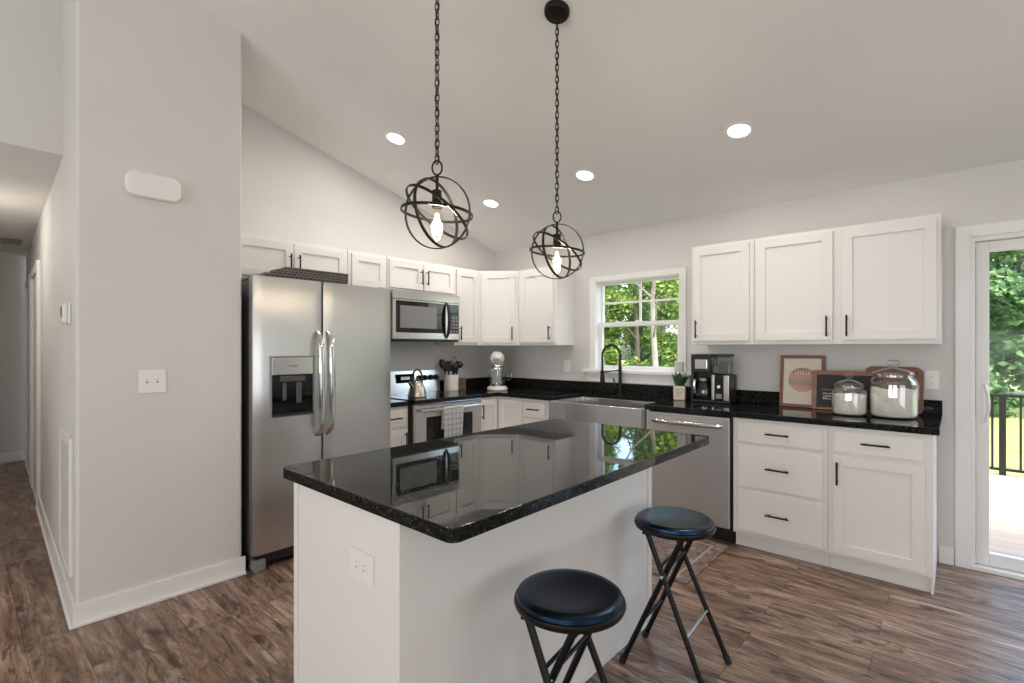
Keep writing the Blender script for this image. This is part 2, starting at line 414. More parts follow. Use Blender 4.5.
# ------------------------------------------------------------------ the room shell
EAVE, SLOPE, RIDGE = 2.435, 0.26, -4.3
ridge_z = EAVE - SLOPE * RIDGE
def cz(y): return EAVE - SLOPE * y if y > RIDGE else ridge_z + SLOPE * (y - RIDGE)
struct('floor', bx(BM(), -4.8, 6.75, -8.2, 0.14, -0.12, 0.0), 'floor')
bm = BM()
for ya, yb in ((0.45, RIDGE), (RIDGE, -8.4)):
    pts = [(ya, cz(ya)), (yb, cz(yb)), (yb, cz(yb) + 0.14), (ya, cz(ya) + 0.14)]
    a = [bm.verts.new((-0.05, y, z)) for y, z in pts]; b = [bm.verts.new((6.75, y, z)) for y, z in pts]
    bm.faces.new(a); bm.faces.new(b[::-1])
    for i in range(4): bm.faces.new((a[i], a[(i + 1) % 4], b[(i + 1) % 4], b[i]))
bmesh.ops.recalc_face_normals(bm, faces=bm.faces[:])
struct('ceiling', bm, 'ceiling')
# back wall (window and sliding door)
WX0, WX1, WZ0, WZ1 = 1.332, 2.172, 1.135, 1.978
DX0, DX1, DZ1 = 3.992, 5.80, 2.02
bm = BM()
bx(bm, 0, WX0, 0, 0.13, 0, 2.50); bx(bm, WX0, WX1, 0, 0.13, 0, WZ0); bx(bm, WX0, WX1, 0, 0.13, WZ1, 2.50)
bx(bm, WX1, DX0, 0, 0.13, 0, 2.50); bx(bm, DX0, DX1, 0, 0.13, DZ1, 2.50); bx(bm, DX1, 6.75, 0, 0.13, 0, 2.50)
struct('wall_back', bm, 'wall')
def slabwall(name, x0, x1, ya, yb, z0=0.0):
    bm = BM()
    ys = [ya, yb] if not (ya > RIDGE > yb) else [ya, RIDGE, yb]
    top = [(y, cz(y) + 0.05) for y in ys]; pts = [(ya, z0)] + top + [(yb, z0)]
    a = [bm.verts.new((x0, y, z)) for y, z in pts]; b = [bm.verts.new((x1, y, z)) for y, z in pts]
    bm.faces.new(a); bm.faces.new(b[::-1]); n = len(pts)
    for i in range(n): bm.faces.new((a[i], a[(i + 1) % n], b[(i + 1) % n], b[i]))
    bmesh.ops.recalc_face_normals(bm, faces=bm.faces[:]); return bm
struct('wall_left', slabwall('w', -0.12, 0.0, 0.13, -2.985), 'wall')
struct('wall_right', slabwall('w', 6.65, 6.77, 0.13, -8.2), 'wall')
bm = BM(); bx(bm, 0.03, 6.75, -8.22, -8.1, 0, 2.55); struct('wall_front', bm, 'wall')
# boxed-out partition between kitchen and hall, corners rounded
PX, PY0, PY1 = 0.765, -3.735, -2.985
bm = BM()
foot = [(0.0, PY1), (0.0, -3.709), (PX, PY0), (PX, PY1)]
prism(bm, foot, 0.0, 3.70, 0.0, 2, 0.0)
ed = [e for e in bm.edges if abs(e.verts[0].co.z - e.verts[1].co.z) > 1 and e.verts[0].co.x > 0.5]
bmesh.ops.bevel(bm, geom=ed, offset=0.016, segments=5, affect='EDGES', profile=0.5)
for vtx in bm.verts:
    if vtx.co.z > 3: vtx.co.z = cz(vtx.co.y) + 0.06
struct('wall_partition', bm, 'wall')
# hall: its long wall runs on from the partition
HROT = math.atan2(0.175, -5.165)
HL = (PX, PY0, 0)
hall = sroot('wall_hall', HL, HROT)
def hstruct(name, bm, m, parent=hall): return struct(name, bm, m, parent)
bm = BM(); bx(bm, 0.70, 5.1, -0.11, -0.002, 0, 2.5); hstruct('wall_surface', bm, 'wall')
bm = BM(); bx(bm, -4.55, -4.38, -5.2, -3.3, 0, 2.5); struct('wall_hall_end', bm, 'wall')
bm = BM(); bx(bm, -4.5, 0.146, -5.0, -4.88, 0, 2.5); struct('wall_hall_side', bm, 'wall')
bm = BM(); bx(bm, -4.5, 0.1355, -5.0, -3.50, 2.44, 2.54); struct('ceiling_hall', bm, 'ceiling')
bm = slabwall('w', 0.136, 0.146, -3.70, -5.0, 2.438); struct('wall_header', bm, 'wall')
bm = slabwall('w', 0.03, 0.146, -4.88, -8.2, 0.0); struct('wall_living', bm, 'wall')

# baseboards
def board(bm, x0, x1, y0, y1, z1=0.105):
    bx(bm, x0, x1, y0, y1, 0, z1, 0.003)
bm = BM(); board(bm, PX, PX + 0.014, PY0 - 0.014, PY1 + 0.014); bx(bm, PX + 0.014, PX + 0.028, PY0 - 0.028, PY1 + 0.014, 0, 0.018, 0.005)
struct('baseboard_partition', bm, 'trim')
bm = BM(); bx(bm, -0.012, 2.56, 0.0, 0.014, 0, 0.105, 0.003); bx(bm, -0.02, 2.56, 0.014, 0.028, 0, 0.018, 0.005)
hb = struct('baseboard_hall', bm, 'trim'); hb.location = HL; hb.rotation_euler = (0, 0, HROT)
bm = BM(); bx(bm, -4.38, -4.366, -4.88, -3.57, 0, 0.105, 0.003); struct('baseboard_hall_end', bm, 'trim')
bm = BM(); bx(bm, 3.85, 3.92, -0.014, 0, 0, 0.105, 0.003); bx(bm, 3.85, 3.92, -0.028, -0.014, 0, 0.018, 0.005); struct('baseboard_back', bm, 'trim')

# hall doors in white casings
for k, (s0, s1) in enumerate(((2.66, 3.42), (3.80, 4.56))):
    d = sroot('door_%d' % (k + 2), HL, HROT)
    bm = BM(); bx(bm, s0 - 0.09, s0, -0.005, 0.022, 0, 2.08, 0.003); bx(bm, s1, s1 + 0.09, -0.005, 0.022, 0, 2.08, 0.003); bx(bm, s0, s1, -0.005, 0.022, 2.0, 2.08, 0.003)
    struct('casing', bm, 'trim', d)
    bm = BM(); bx(bm, s0, s1, -0.004, 0.006, 0.006, 2.0)
    for zz0, zz1 in ((0.2, 0.95), (1.08, 1.85)): bx(bm, s0 + 0.14, s1 - 0.14, 0.006, 0.010, zz0, zz1, 0.003)
    struct('door_leaf', bm, 'trim', d)
    bm = BM(); bx(bm, s0, s1, 0.006, 0.014, 0, 0.0055); struct('threshold', bm, 'trim', d)

# kitchen window: casing, stool and apron, two sashes, muntins, panes
w = sroot('window_1')
bm = BM()
bx(bm, WX0 - 0.058, WX0 + 0.004, -0.018, 0, WZ0, WZ1 + 0.045, 0.002)
bx(bm, WX1 - 0.004, WX1 + 0.058, -0.018, 0, WZ0, WZ1 + 0.045, 0.002)
bx(bm, WX0 + 0.004, WX1 - 0.004, -0.018, 0, WZ1 - 0.004, WZ1 + 0.045, 0.002)
struct('window_casing', bm, 'trim', w)
bm = BM(); bx(bm, WX0 - 0.12, WX1 + 0.12, -0.055, 0.09, WZ0 - 0.028, WZ0 + 0.002, 0.005); struct('window_sill', bm, 'trim', w)
bm = BM(); bx(bm, WX0 - 0.09, WX1 + 0.09, -0.018, 0, WZ0 - 0.115, WZ0 - 0.028, 0.003); struct('window_apron', bm, 'trim', w)
def frame(bm, x0, x1, z0, z1, t, y0, y1, bev=0.003, tb=None):
    tb = tb or t
    bx(bm, x0, x0 + t, y0, y1, z0, z1, bev); bx(bm, x1 - t, x1, y0, y1, z0, z1, bev)
    bx(bm, x0 + t, x1 - t, y0, y1, z0, z0 + tb, bev); bx(bm, x0 + t, x1 - t, y0, y1, z1 - t, z1, bev)
    return bm
bm = BM(); frame(bm, WX0, WX1, WZ0, WZ1, 0.008, 0.001, 0.13); struct('window_frame', bm, 'trim', w)
ZM = 1.555
up_s = struct('upper_sash', frame(BM(), WX0 + 0.008, WX1 - 0.008, ZM - 0.012, WZ1 - 0.008, 0.022, 0.085, 0.12), 'trim', w)
bm = BM(); xm = (WX0 + WX1) / 2; bx(bm, xm - 0.009, xm + 0.009, 0.092, 0.108, ZM + 0.0105, WZ1 - 0.0305); bx(bm, WX0 + 0.0305, xm - 0.0091, 0.092, 0.108, 1.763, 1.781); bx(bm, xm + 0.0091, WX1 - 0.0305, 0.092, 0.108, 1.763, 1.781)
struct('muntin', bm, 'trim', up_s)
struct('pane', bx(BM(), WX0 + 0.028, WX1 - 0.028, 0.109, 0.113, ZM + 0.008, WZ1 - 0.028), 'pane', up_s)
lo_s = struct('lower_sash', frame(BM(), WX0 + 0.008, WX1 - 0.008, WZ0 + 0.002, ZM + 0.03, 0.036, 0.045, 0.083), 'trim', w)
struct('pane', bx(BM(), WX0 + 0.042, WX1 - 0.042, 0.066, 0.070, WZ0 + 0.036, ZM - 0.01), 'pane', lo_s)
bm = BM(); bx(bm, xm - 0.03, xm + 0.03, 0.05, 0.08, ZM + 0.0301, ZM + 0.042, 0.003); struct('sash_lock', bm, 'trim', lo_s)

# sliding glass door
d = sroot('door_1')
bm = BM(); bx(bm, DX0 - 0.066, DX0 + 0.004, -0.018, 0, 0, DZ1 + 0.066, 0.002); bx(bm, DX1 - 0.004, DX1 + 0.066, -0.018, 0, 0, DZ1 + 0.066, 0.002); bx(bm, DX0 + 0.004, DX1 - 0.004, -0.018, 0, DZ1 - 0.004, DZ1 + 0.066, 0.002)
struct('door_casing', bm, 'trim', d)
bm = BM(); bx(bm, DX0, DX0 + 0.024, 0.001, 0.14, 0.0, DZ1, 0.002); bx(bm, DX1 - 0.024, DX1, 0.001, 0.14, 0.0, DZ1, 0.002); bx(bm, DX0 + 0.024, DX1 - 0.024, 0.001, 0.14, DZ1 - 0.03, DZ1, 0.002); bx(bm, DX0, DX1, -0.02, 0.15, 0.0005, 0.024, 0.002); bx(bm, DX0, DX0 + 0.024, 0.02, 0.034, 0.024, DZ1 - 0.03)
struct('door_frame', bm, 'trim', d)
xc = (DX0 + DX1) / 2
p1 = struct('sliding_panel', frame(BM(), DX0 + 0.026, xc + 0.03, 0.026, DZ1 - 0.032, 0.062, 0.045, 0.082, 0.003, 0.075), 'trim', d)
struct('pane', bx(BM(), DX0 + 0.084, xc - 0.028, 0.062, 0.067, 0.095, DZ1 - 0.09), 'pane', p1)
bm = BM(); bx(bm, DX0 + 0.056, DX0 + 0.080, 0.036, 0.046, 0.88, 1.13, 0.004)
tube(bm, [(DX0 + 0.070 + 0.012 * math.sin(PI * k / 12), 0.04 - 0.066 * math.sin(PI * k / 12) ** 0.7, 0.895 + 0.22 * k / 12) for k in range(13)], 0.009, 8)
struct('door_handle', bm, 'plastic', p1)
p2 = struct('fixed_panel', frame(BM(), xc - 0.03, DX1 - 0.026, 0.026, DZ1 - 0.032, 0.062, 0.09, 0.125, 0.003, 0.075), 'trim', d)
struct('pane', bx(BM(), xc + 0.028, DX1 - 0.084, 0.105, 0.110, 0.095, DZ1 - 0.09), 'pane', p2)

# window frames added around the area lamps, on solid walls behind the camera
for k, (lx, ly, rz) in enumerate(((2.4, -8.1, PI), (5.3, -8.1, PI), (6.65, -3.2, -PI / 2))):
    w = sroot('window_%d' % (k + 2), (lx, ly, 0), rz)
    wd = 2.5 if k < 2 else 2.7
    bm = BM(); frame(bm, -wd / 2 - 0.05, wd / 2 + 0.05, 0.48, 2.5 if k > 1 else 2.48, 0.07, -0.09, -0.0005); struct('window_casing', bm, 'trim', w)
    bm = BM(); bx(bm, -0.02, 0.02, -0.08, -0.001, 0.55, 2.41); struct('mullion', bm, 'trim', w)

# ------------------------------------------------------------------ cabinets (local frame: back at y=0, front at -y, x to the right)
def pull(parent, x, z, y, vertical=True, L=0.135):
    bm = BM()
    if vertical:
        cyl(bm, (x, y - 0.032, z - L / 2), (x, y - 0.032, z + L / 2), 0.0056, seg=10)
        for s in (-1, 1): cyl(bm, (x, y, z + s * L * 0.36), (x, y - 0.032, z + s * L * 0.36), 0.0045, seg=8)
    else:
        cyl(bm, (x - L / 2, y - 0.032, z), (x + L / 2, y - 0.032, z), 0.0056, seg=10)
        for s in (-1, 1): cyl(bm, (x + s * L * 0.36, y, z), (x + s * L * 0.36, y - 0.032, z), 0.0045, seg=8)
    return obj('handle', bm, 'black', parent)
def shaker(parent, x0, x1, z0, z1, y, name='door', rail=0.058, bead=True):
    bm = BM(); t = 0.02
    b = 0.0022
    bx(bm, x0, x0 + rail, y - t, y, z0, z1, b); bx(bm, x1 - rail, x1, y - t, y, z0, z1, b)
    bx(bm, x0 + rail - 0.002, x1 - rail + 0.002, y - t, y, z1 - rail, z1, b); bx(bm, x0 + rail - 0.002, x1 - rail + 0.002, y - t, y, z0, z0 + rail, b)
    bx(bm, x0 + rail - 0.004, x1 - rail + 0.004, y - t + 0.011, y - 0.002, z0 + rail - 0.004, z1 - rail + 0.004)
    return obj(name, bm, 'cabinet', parent)
def slab(parent, x0, x1, z0, z1, y, name='drawer'):
    bm = BM(); bx(bm, x0, x1, y - 0.012, y, z0, z1, 0.001); bx(bm, x0 + 0.006, x1 - 0.006, y - 0.02, y - 0.011, z0 + 0.006, z1 - 0.006, 0.003)
    return obj(name, bm, 'cabinet', parent)
def upper(label, loc, rz, w, z0, z1, doors, depth=0.305):
    t = thing('upper_cabinet', label, 'cabinet', (loc[0], loc[1], z0), rz, 'white upper cabinets')
    h = z1 - z0
    bm = BM(); bx(bm, 0.0005, w - 0.0005, -depth, -0.001, 0.0, h, 0.0015); obj('cabinet_body', bm, 'cabinet', t)
    for (a, b, side, zpos) in doors:
        dd = shaker(t, a, b, 0.028, h - 0.022, -depth - 0.0003)
        if side:
            x = a + 0.03 if side == 'L' else b - 0.03
            pull(dd, x, 0.118 if h > 0.5 else 0.140, -depth - 0.020)
    return t
UZ0, UZ1 = 1.367, 2.126
A90 = PI / 2
# along the left wall (rz=90: local x -> world +y)
upper('short white double-door wall cabinet above the refrigerator, beside the tall wall', (0, -2.975), A90, 0.938, 1.815, UZ1, [(0.012, 0.498, 'R', 'low'), (0.504, 0.915, 'L', 'low')])
upper('narrow white wall cabinet between the refrigerator cabinet and the microwave cabinet', (0, -2.035), A90, 0.368, 1.815, UZ1, [(0.03, 0.345, None, 'low')])
upper('short white double-door wall cabinet directly above the microwave', (0, -1.664), A90, 0.760, 1.835, UZ1, [(0.015, 0.372, 'R', 'low'), (0.378, 0.745, 'L', 'low')])
upper('narrow white wall cabinet just right of the microwave', (0, -0.902), A90, 0.316, UZ0, UZ1, [(0.018, 0.300, 'L', 'low')])
# diagonal corner
t = thing('upper_cabinet', 'white diagonal wall cabinet across the room corner above the stand mixer', 'cabinet', (0, 0, UZ0), R(45), 'white upper cabinets')
q = math.sqrt(2)
foot = [((a + b) / q, (-a + b) / q) for a, b in ((0.001, -0.001), (0.001, -0.585), (0.304, -0.585), (0.609, -0.304), (0.609, -0.001))]
bm = BM(); prism(bm, foot, 0.0, UZ1 - UZ0, 0.0015); obj('cabinet_body', bm, 'cabinet', t)
dd = shaker(t, -0.168, 0.172, 0.028, UZ1 - UZ0 - 0.022, 0); dd.location = (0.0085, -0.6377, 0); dd.rotation_euler = (0, 0, math.atan2(0.281, 0.305) - R(45)); pull(dd, 0.140, 0.118, -0.02)
upper('white wall cabinet between the corner cabinet and the window', (0.612, 0), 0, 0.476, UZ0, UZ1, [(0.03, 0.446, 'R', 'low')])
upper('single-door white wall cabinet just right of the window, above the coffee maker', (2.395, 0), 0, 0.455, UZ0, UZ1, [(0.018, 0.425, 'L', 'low')])
upper('wide double-door white wall cabinet above the glass jars, next to the sliding door', (2.851, 0), 0, 1.014, UZ0, UZ1, [(0.018, 0.480, 'R', 'low'), (0.530, 0.995, 'L', 'low')])

BZ = 0.876
def base(label, loc, rz, w, depth=0.608, endpanel=False, kick=0.055):
    t = thing('base_cabinet', label, 'cabinet', (loc[0], loc[1], 0), rz, 'white base cabinets')
    bm = BM(); bx(bm, 0.0005, w - 0.0005, -depth, -0.001, 0.10, BZ - 0.0005, 0.0015)
    bx(bm, 0.0005, w - 0.0005, -depth + kick, -0.001, 0.0, 0.102)
    if endpanel: bx(bm, w - 0.012, w - 0.0004, -depth + 0.03, -0.001, 0.0, BZ - 0.0005)
    obj('cabinet_body', bm, 'cabinet', t)
    return t
FY = -0.6083
t = base('slim white base cabinet between the refrigerator and the range', (0, -1.982), A90, 0.312)
dr = slab(t, 0.012, 0.295, 0.705, 0.85, FY); pull(dr, 0.155, 0.785, FY - 0.02, False)
dd = shaker(t, 0.012, 0.295, 0.125, 0.690, FY); pull(dd, 0.262, 0.60, FY - 0.02)
# L-shaped corner base
t = thing('base_cabinet', 'L-shaped white corner base cabinet with two doors, right of the range', 'cabinet', (0, 0, 0), 0, 'white base cabinets')
bm = BM(); Lp = [(0.001, -0.001), (0.001, -0.897), (0.608, -0.897), (0.608, -0.608), (0.939, -0.608), (0.939, -0.001)]
prism(bm, Lp, 0.10, BZ - 0.0005, 0.001); Lk = [(0.001, -0.001), (0.001, -0.897), (0.55, -0.897), (0.55, -0.55), (0.939, -0.55), (0.939, -0.001)]; prism(bm, Lk, 0.0, 0.102)
obj('cabinet_body', bm, 'cabinet', t)
dA = shaker(t, 0, 0.252, 0.125, 0.852, 0); dA.rotation_euler = (0, 0, A90); dA.location = (0.6083, -0.889, 0); pull(dA, 0.035, 0.745, -0.02)
dB = shaker(t, 0.632, 0.930, 0.125, 0.852, FY)
t = base('white base cabinet with top drawer between the corner and the sink', (0.940, 0), 0, 0.310)
dr = slab(t, 0.012, 0.265, 0.705, 0.85, FY); pull(dr, 0.139, 0.785, FY - 0.02, False)
dd = shaker(t, 0.012, 0.265, 0.125, 0.690, FY); pull(dd, 0.235, 0.60, FY - 0.02)
# sink base below the apron sink
t = thing('base_cabinet', 'white base cabinet under the stainless apron sink', 'cabinet', (1.251, 0, 0), 0, 'white base cabinets')
bm = BM(); bx(bm, 0.0005, 0.936, -0.608, -0.001, 0.10, 0.628, 0.001); bx(bm, 0.0005, 0.936, -0.563, -0.001, 0, 0.102)
bx(bm, 0.0005, 0.020, -0.608, -0.001, 0.627, 0.8755); bx(bm, 0.918, 0.936, -0.608, -0.001, 0.627, 0.8755); obj('cabinet_body', bm, 'cabinet', t)
for a, b, s in ((0.02, 0.463, 'R'), (0.469, 0.915, 'L')):
    dd = shaker(t, a, b, 0.125, 0.610, FY); pull(dd, b - 0.03 if s == 'R' else a + 0.03, 0.52, FY - 0.02)
t = base('white three-drawer base cabinet right of the dishwasher', (2.803, 0), 0, 0.549)
for za, zb in ((0.714, 0.852), (0.418, 0.698), (0.122, 0.402)):
    dr = slab(t, 0.028, 0.530, za, zb, FY); pull(dr, 0.279, (za + zb) / 2 + 0.005, FY - 0.02, False)
t = base('white base cabinet with drawer and door at the counter end by the sliding door', (3.353, 0), 0, 0.487, endpanel=True)
dr = slab(t, 0.028, 0.455, 0.720, 0.852, FY); pull(dr, 0.235, 0.79, FY - 0.02, False)
dd = shaker(t, 0.028, 0.455, 0.122, 0.704, FY); pull(dd, 0.052, 0.60, FY - 0.02)

# ------------------------------------------------------------------ counters
t = thing('countertop', 'L-shaped black granite countertop along the walls with low backsplash', 'countertop', (0, 0, 0))
poly = [(0.002, -0.900), (0.640, -0.900), (0.640, -0.640), (1.276, -0.640), (1.276, -0.150), (2.166, -0.150), (2.166, -0.640), (3.866, -0.640), (3.866, -0.002), (0.002, -0.002)]
bm = BM(); prism(bm, poly, BZ, 0.914, 0.004); obj('counter_slab', bm, 'granite', t)
bm = BM(); bx(bm, 0.002, 0.021, -0.900, -0.021, 0.9145, 1.014, 0.002); bx(bm, 0.002, 3.866, -0.021, -0.002, 0.9145, 1.014, 0.002); obj('backsplash', bm, 'granite', t)
t = thing('countertop', 'short black granite countertop piece between the refrigerator and the range', 'countertop', (0, 0, 0))
bm = BM(); bx(bm, 0.002, 0.640, -1.981, -1.670, BZ, 0.914, 0.004); obj('counter_slab', bm, 'granite', t)
bm = BM(); bx(bm, 0.002, 0.021, -1.981, -1.670, 0.9145, 1.014, 0.002); obj('backsplash', bm, 'granite', t)

# island
IX0, IX1, IY0, IY1 = 2.190, 2.812, -3.322, -1.850
t = thing('kitchen_island', 'white kitchen island base standing alone on the plank floor', 'kitchen island', (IX0, IY0, 0))
w_, l_ = IX1 - IX0, IY1 - IY0
bm = BM(); bx(bm, 0.02, w_ - 0.02, 0.02, l_ - 0.02, 0.09, BZ - 0.001); bx(bm, 0.08, w_ - 0.02, 0.02, l_ - 0.02, 0, 0.095); obj('cabinet_body', bm, 'cabinet', t)
bm = BM(); bx(bm, 0.0, w_ - 0.021, 0.0, 0.0195, 0, BZ - 0.001, 0.002); bx(bm, 0.0, 0.028, -0.006, 0, 0, BZ - 0.001, 0.002); obj('end_panel', bm, 'cabinet', t)
bm = BM(); bx(bm, 0.0, w_ - 0.021, l_ - 0.0195, l_, 0, BZ - 0.001, 0.002); obj('end_panel', bm, 'cabinet', t)
bm = BM(); bx(bm, w_ - 0.0195, w_, -0.002, l_ + 0.002, 0, BZ - 0.001, 0.0015); obj('back_panel', bm, 'cabinet', t)
bm = BM(); bx(bm, w_, w_ + 0.007, l_ - 0.032, l_ + 0.004, 0, BZ - 0.001, 0.0015); bx(bm, w_, w_ + 0.010, 0, l_ - 0.033, 0.0, 0.016, 0.003); obj('corner_trim', bm, 'cabinet', t)
for i in range(3):
    a = 0.02 + i * 0.487; b = a + 0.48
    dd = shaker(t, 0, 0.48, 0.125, 0.69, 0); dd.rotation_euler = (0, 0, -A90); dd.location = (0.0197, a + 0.48, 0); pull(dd, 0.45 if i == 0 else 0.03, 0.6, -0.02)
    dr = slab(t, 0, 0.48, 0.705, 0.85, 0); dr.rotation_euler = (0, 0, -A90); dr.location = (0.0197, a + 0.48, 0); pull(dr, 0.24, 0.785, -0.02, False)
def plate(name, label, cat, loc, rz, w=0.072, h=0.118, kind='outlet', group=None, horizontal=False):
    """cover plate in local x-z, facing -y"""
    t = thing(name, label, cat, loc, rz, group)
    if horizontal: w, h = h, w
    bm = BM(); bx(bm, -w / 2, w / 2, -0.006, -0.0004, -h / 2, h / 2, 0.002); obj('cover_plate', bm, 'plastic', t)
    if kind == 'outlet':
        for s in (-1, 1):
            cx_, cz_ = (s * 0.02, 0) if horizontal else (0, s * 0.02)
            lathe_c = (cx_, 0, cz_)
            bm = BM(); bs = BM(); bx(bm, cx_ - 0.0155, cx_ + 0.0155, -0.0085, -0.0062, cz_ - 0.014, cz_ + 0.014, 0.001)
            for q in (-0.006, 0.006):
                if horizontal: bx(bs, cx_ - 0.004, cx_ + 0.004, -0.0088, -0.0084, cz_ + q - 0.0011, cz_ + q + 0.0011)
                else: bx(bs, cx_ + q - 0.0011, cx_ + q + 0.0011, -0.0088, -0.0084, cz_ - 0.004, cz_ + 0.004)
            bx(bs, cx_ - 0.0022, cx_ + 0.0022, -0.0088, -0.0084, cz_ - 0.012, cz_ - 0.008)
            rc = obj('receptacle', bm, 'plastic', t); obj('slots', bs, 'slot', rc)
    else:
        n = kind
        for i in range(n):
            c_ = (i - (n - 1) / 2) * 0.046
            b_ = BM(); bx(b_, c_ - 0.0048, c_ + 0.0048, -0.0066, -0.006, -0.0095, 0.0095); obj('toggle_slot', b_, 'slot', t); b_ = BM(); bx(b_, c_ - 0.0035, c_ + 0.0035, -0.017, -0.006, -0.002, 0.008, 0.001); obj('switch_toggle', b_, 'plastic', t)  # grey surround paints the shade in the toggle opening
    return t
plate('wall_outlet', 'white double outlet set sideways in the end panel of the island', 'outlet', (2.625, IY0 - 0.0003, 0.703), 0, horizontal=True, w=0.085, h=0.128)

t = thing('island_countertop', 'large polished black granite slab on the kitchen island', 'countertop', (0, 0, 0))
bm = BM(); prism(bm, [(2.108, -3.340), (3.046, -3.340), (3.042, -1.670), (2.108, -1.690)], BZ, 0.914, 0.004, 2, 0.030); obj('granite_slab', bm, 'granite', t)

# ------------------------------------------------------------------ refrigerator (rz=90; local x = y - y0, local y = -x)
FR0 = -2.952
t = thing('refrigerator', 'stainless side-by-side refrigerator with water dispenser beside the tall wall', 'refrigerator', (0, FR0, 0), A90)
Wf = 0.966; split = 0.436; HF = 1.776
bm = BM(); bx(bm, 0.012, Wf - 0.012, -0.765, -0.06, 0.03, HF - 0.018, 0.004); obj('cabinet_body', bm, 'steelside', t)
def curved_door(name, x0, x1, z0, z1, yb=-0.773, th=0.062, bow=0.004, hole=None):
    bm = BM(); n = 14
    pts = [(x0, yb), (x1, yb)]
    front = []
    for i in range(n + 1):
        u = i / n; x = x1 + (x0 - x1) * u
        e = min(u, 1 - u) * (x1 - x0); rr = 0.012
        corner = rr - math.sqrt(max(0, rr * rr - (rr - e) ** 2)) if e < rr else 0
        front.append((x, yb - th - bow * math.sin(PI * u) + corner * 0.8))
    ex = [(x1 - 0.004, yb - th + 0.006), (x0 + 0.004, yb - th + 0.006)]
    prism(bm, pts + front, z0, z1, 0.003)
    return obj(name, bm, 'steelv', t)
DZ0_, DZT = 0.105, HF
fd = curved_door('freezer_door', 0.002, split - 0.006, DZ0_, DZT)
rd = curved_door('fridge_door', split + 0.006, Wf - 0.002, DZ0_, DZT)
# dispenser
bm = BM(); frame(bm, 0.095, 0.368, 0.918, 1.292, 0.007, -0.858, -0.835, 0.002); d_ = obj('water_dispenser', bm, 'greyplastic', fd)
bm = BM(); bx(bm, 0.102, 0.361, -0.853, -0.836, 1.178, 1.286, 0.003); obj('control_panel', bm, 'steel', fd, 'pale steel control panel above the dispenser recess')
bm = BM(); bx(bm, 0.102, 0.361, -0.8485, -0.8395, 0.925, 1.177, 0.002); obj('recess', bm, 'blackglass', fd)
bm = BM(); bx(bm, 0.15, 0.31, -0.8545, -0.8486, 1.135, 1.17, 0.004); bx(bm, 0.165, 0.190, -0.858, -0.8486, 1.02, 1.13, 0.006); bx(bm, 0.25, 0.285, -0.858, -0.8486, 1.00, 1.13, 0.006); obj('paddle', bm, 'darkgrey', fd)
bm = BM(); bx(bm, 0.105, 0.358, -0.868, -0.8486, 0.925, 0.937, 0.003); obj('drip_tray', bm, 'blackplastic', fd)
bm = BM(); bx(bm, 0.205, 0.255, -0.8545, -0.8528, 1.228, 1.236); obj('badge', bm, 'greyplastic', fd)
for par, hx in ((fd, split - 0.036), (rd, split + 0.036)):
    bm = BM(); rows = []
    for i in range(25):
        u = i / 24; z = 0.772 + 0.68 * u; e = min(u, 1 - u)
        out = 0.050 * min(1.0, e / 0.10) ** 0.6 + 0.012 * math.sin(PI * u); hw = 0.0165 + 0.002 * math.sin(PI * u); th = 0.011
        rows.append([bm.verts.new((hx + a, -0.836 - out + b, z)) for a, b in ((-hw, 0.004), (-hw * 0.75, -th * 0.7), (0, -th), (hw * 0.75, -th * 0.7), (hw, 0.004), (0, 0.008))])
    for A, B in zip(rows, rows[1:]):
        for k in range(6): bm.faces.new((A[k], A[(k + 1) % 6], B[(k + 1) % 6], B[k]))
    bm.faces.new(rows[-1]); bm.faces.new(rows[0][::-1]); bmesh.ops.recalc_face_normals(bm, faces=bm.faces[:])
    obj('door_handle', bm, 'polished', par)
bm = BM(); bx(bm, 0.03, Wf - 0.03, -0.80, -0.70, 0.035, 0.098, 0.004)
for k in range(4): bx(bm, 0.10, Wf - 0.10, -0.803, -0.799, 0.044 + k * 0.013, 0.050 + k * 0.013)
obj('toe_grille', bm, 'blackplastic', t)
for fx in (0.012, Wf - 0.082):
    bm = BM(); bx(bm, fx, fx + 0.07, -0.822, -0.72, 0.0, 0.070, 0.010); obj('foot_cover', bm, 'greyplastic', t)
for fx in (0.02, Wf - 0.08):
    bm = BM(); bx(bm, fx, fx + 0.06, -0.80, -0.70, HF - 0.019, HF + 0.010, 0.005); obj('hinge_cover', bm, 'greyplastic', t)

# basket on top of the refrigerator
t = thing('wicker_basket', 'shallow dark woven basket with sloping end lying on top of the refrigerator', 'basket', (0.42, -2.875, HF + 0.0105))
bm = BM(); pts = [(0.0, 0.0), (0.575, 0.0), (0.575, 0.062), (0.150, 0.062), (0.115, 0.056)]
a = [bm.verts.new((0.0, y, z)) for y, z in pts]; b = [bm.verts.new((0.36, y, z)) for y, z in pts]
bm.faces.new(a); bm.faces.new(b[::-1])
for i in range(5): bm.faces.new((a[i], a[(i + 1) % 5], b[(i + 1) % 5], b[i]))
bmesh.ops.recalc_face_normals(bm, faces=bm.faces[:]); bmesh.ops.bevel(bm, geom=bm.edges[:], offset=0.005, segments=2, affect='EDGES'); obj('basket_body', bm, 'basket', t)
bm = BM(); tube(bm, [(0.357, 0.150, 0.064), (0.357, 0.572, 0.064), (0.003, 0.572, 0.064), (0.003, 0.150, 0.064)], 0.006, 8, True); obj('rim', bm, 'basket', t)
bm = BM(); tube(bm, [(0.33, 0.04 + 0.045 * k / 6, 0.026 + 0.022 * k / 6 + 0.012 * math.sin(PI * k / 6)) for k in range(7)], 0.007, 8); obj('end_loop', bm, 'plastic', t, 'small pale loop on the sloping end')
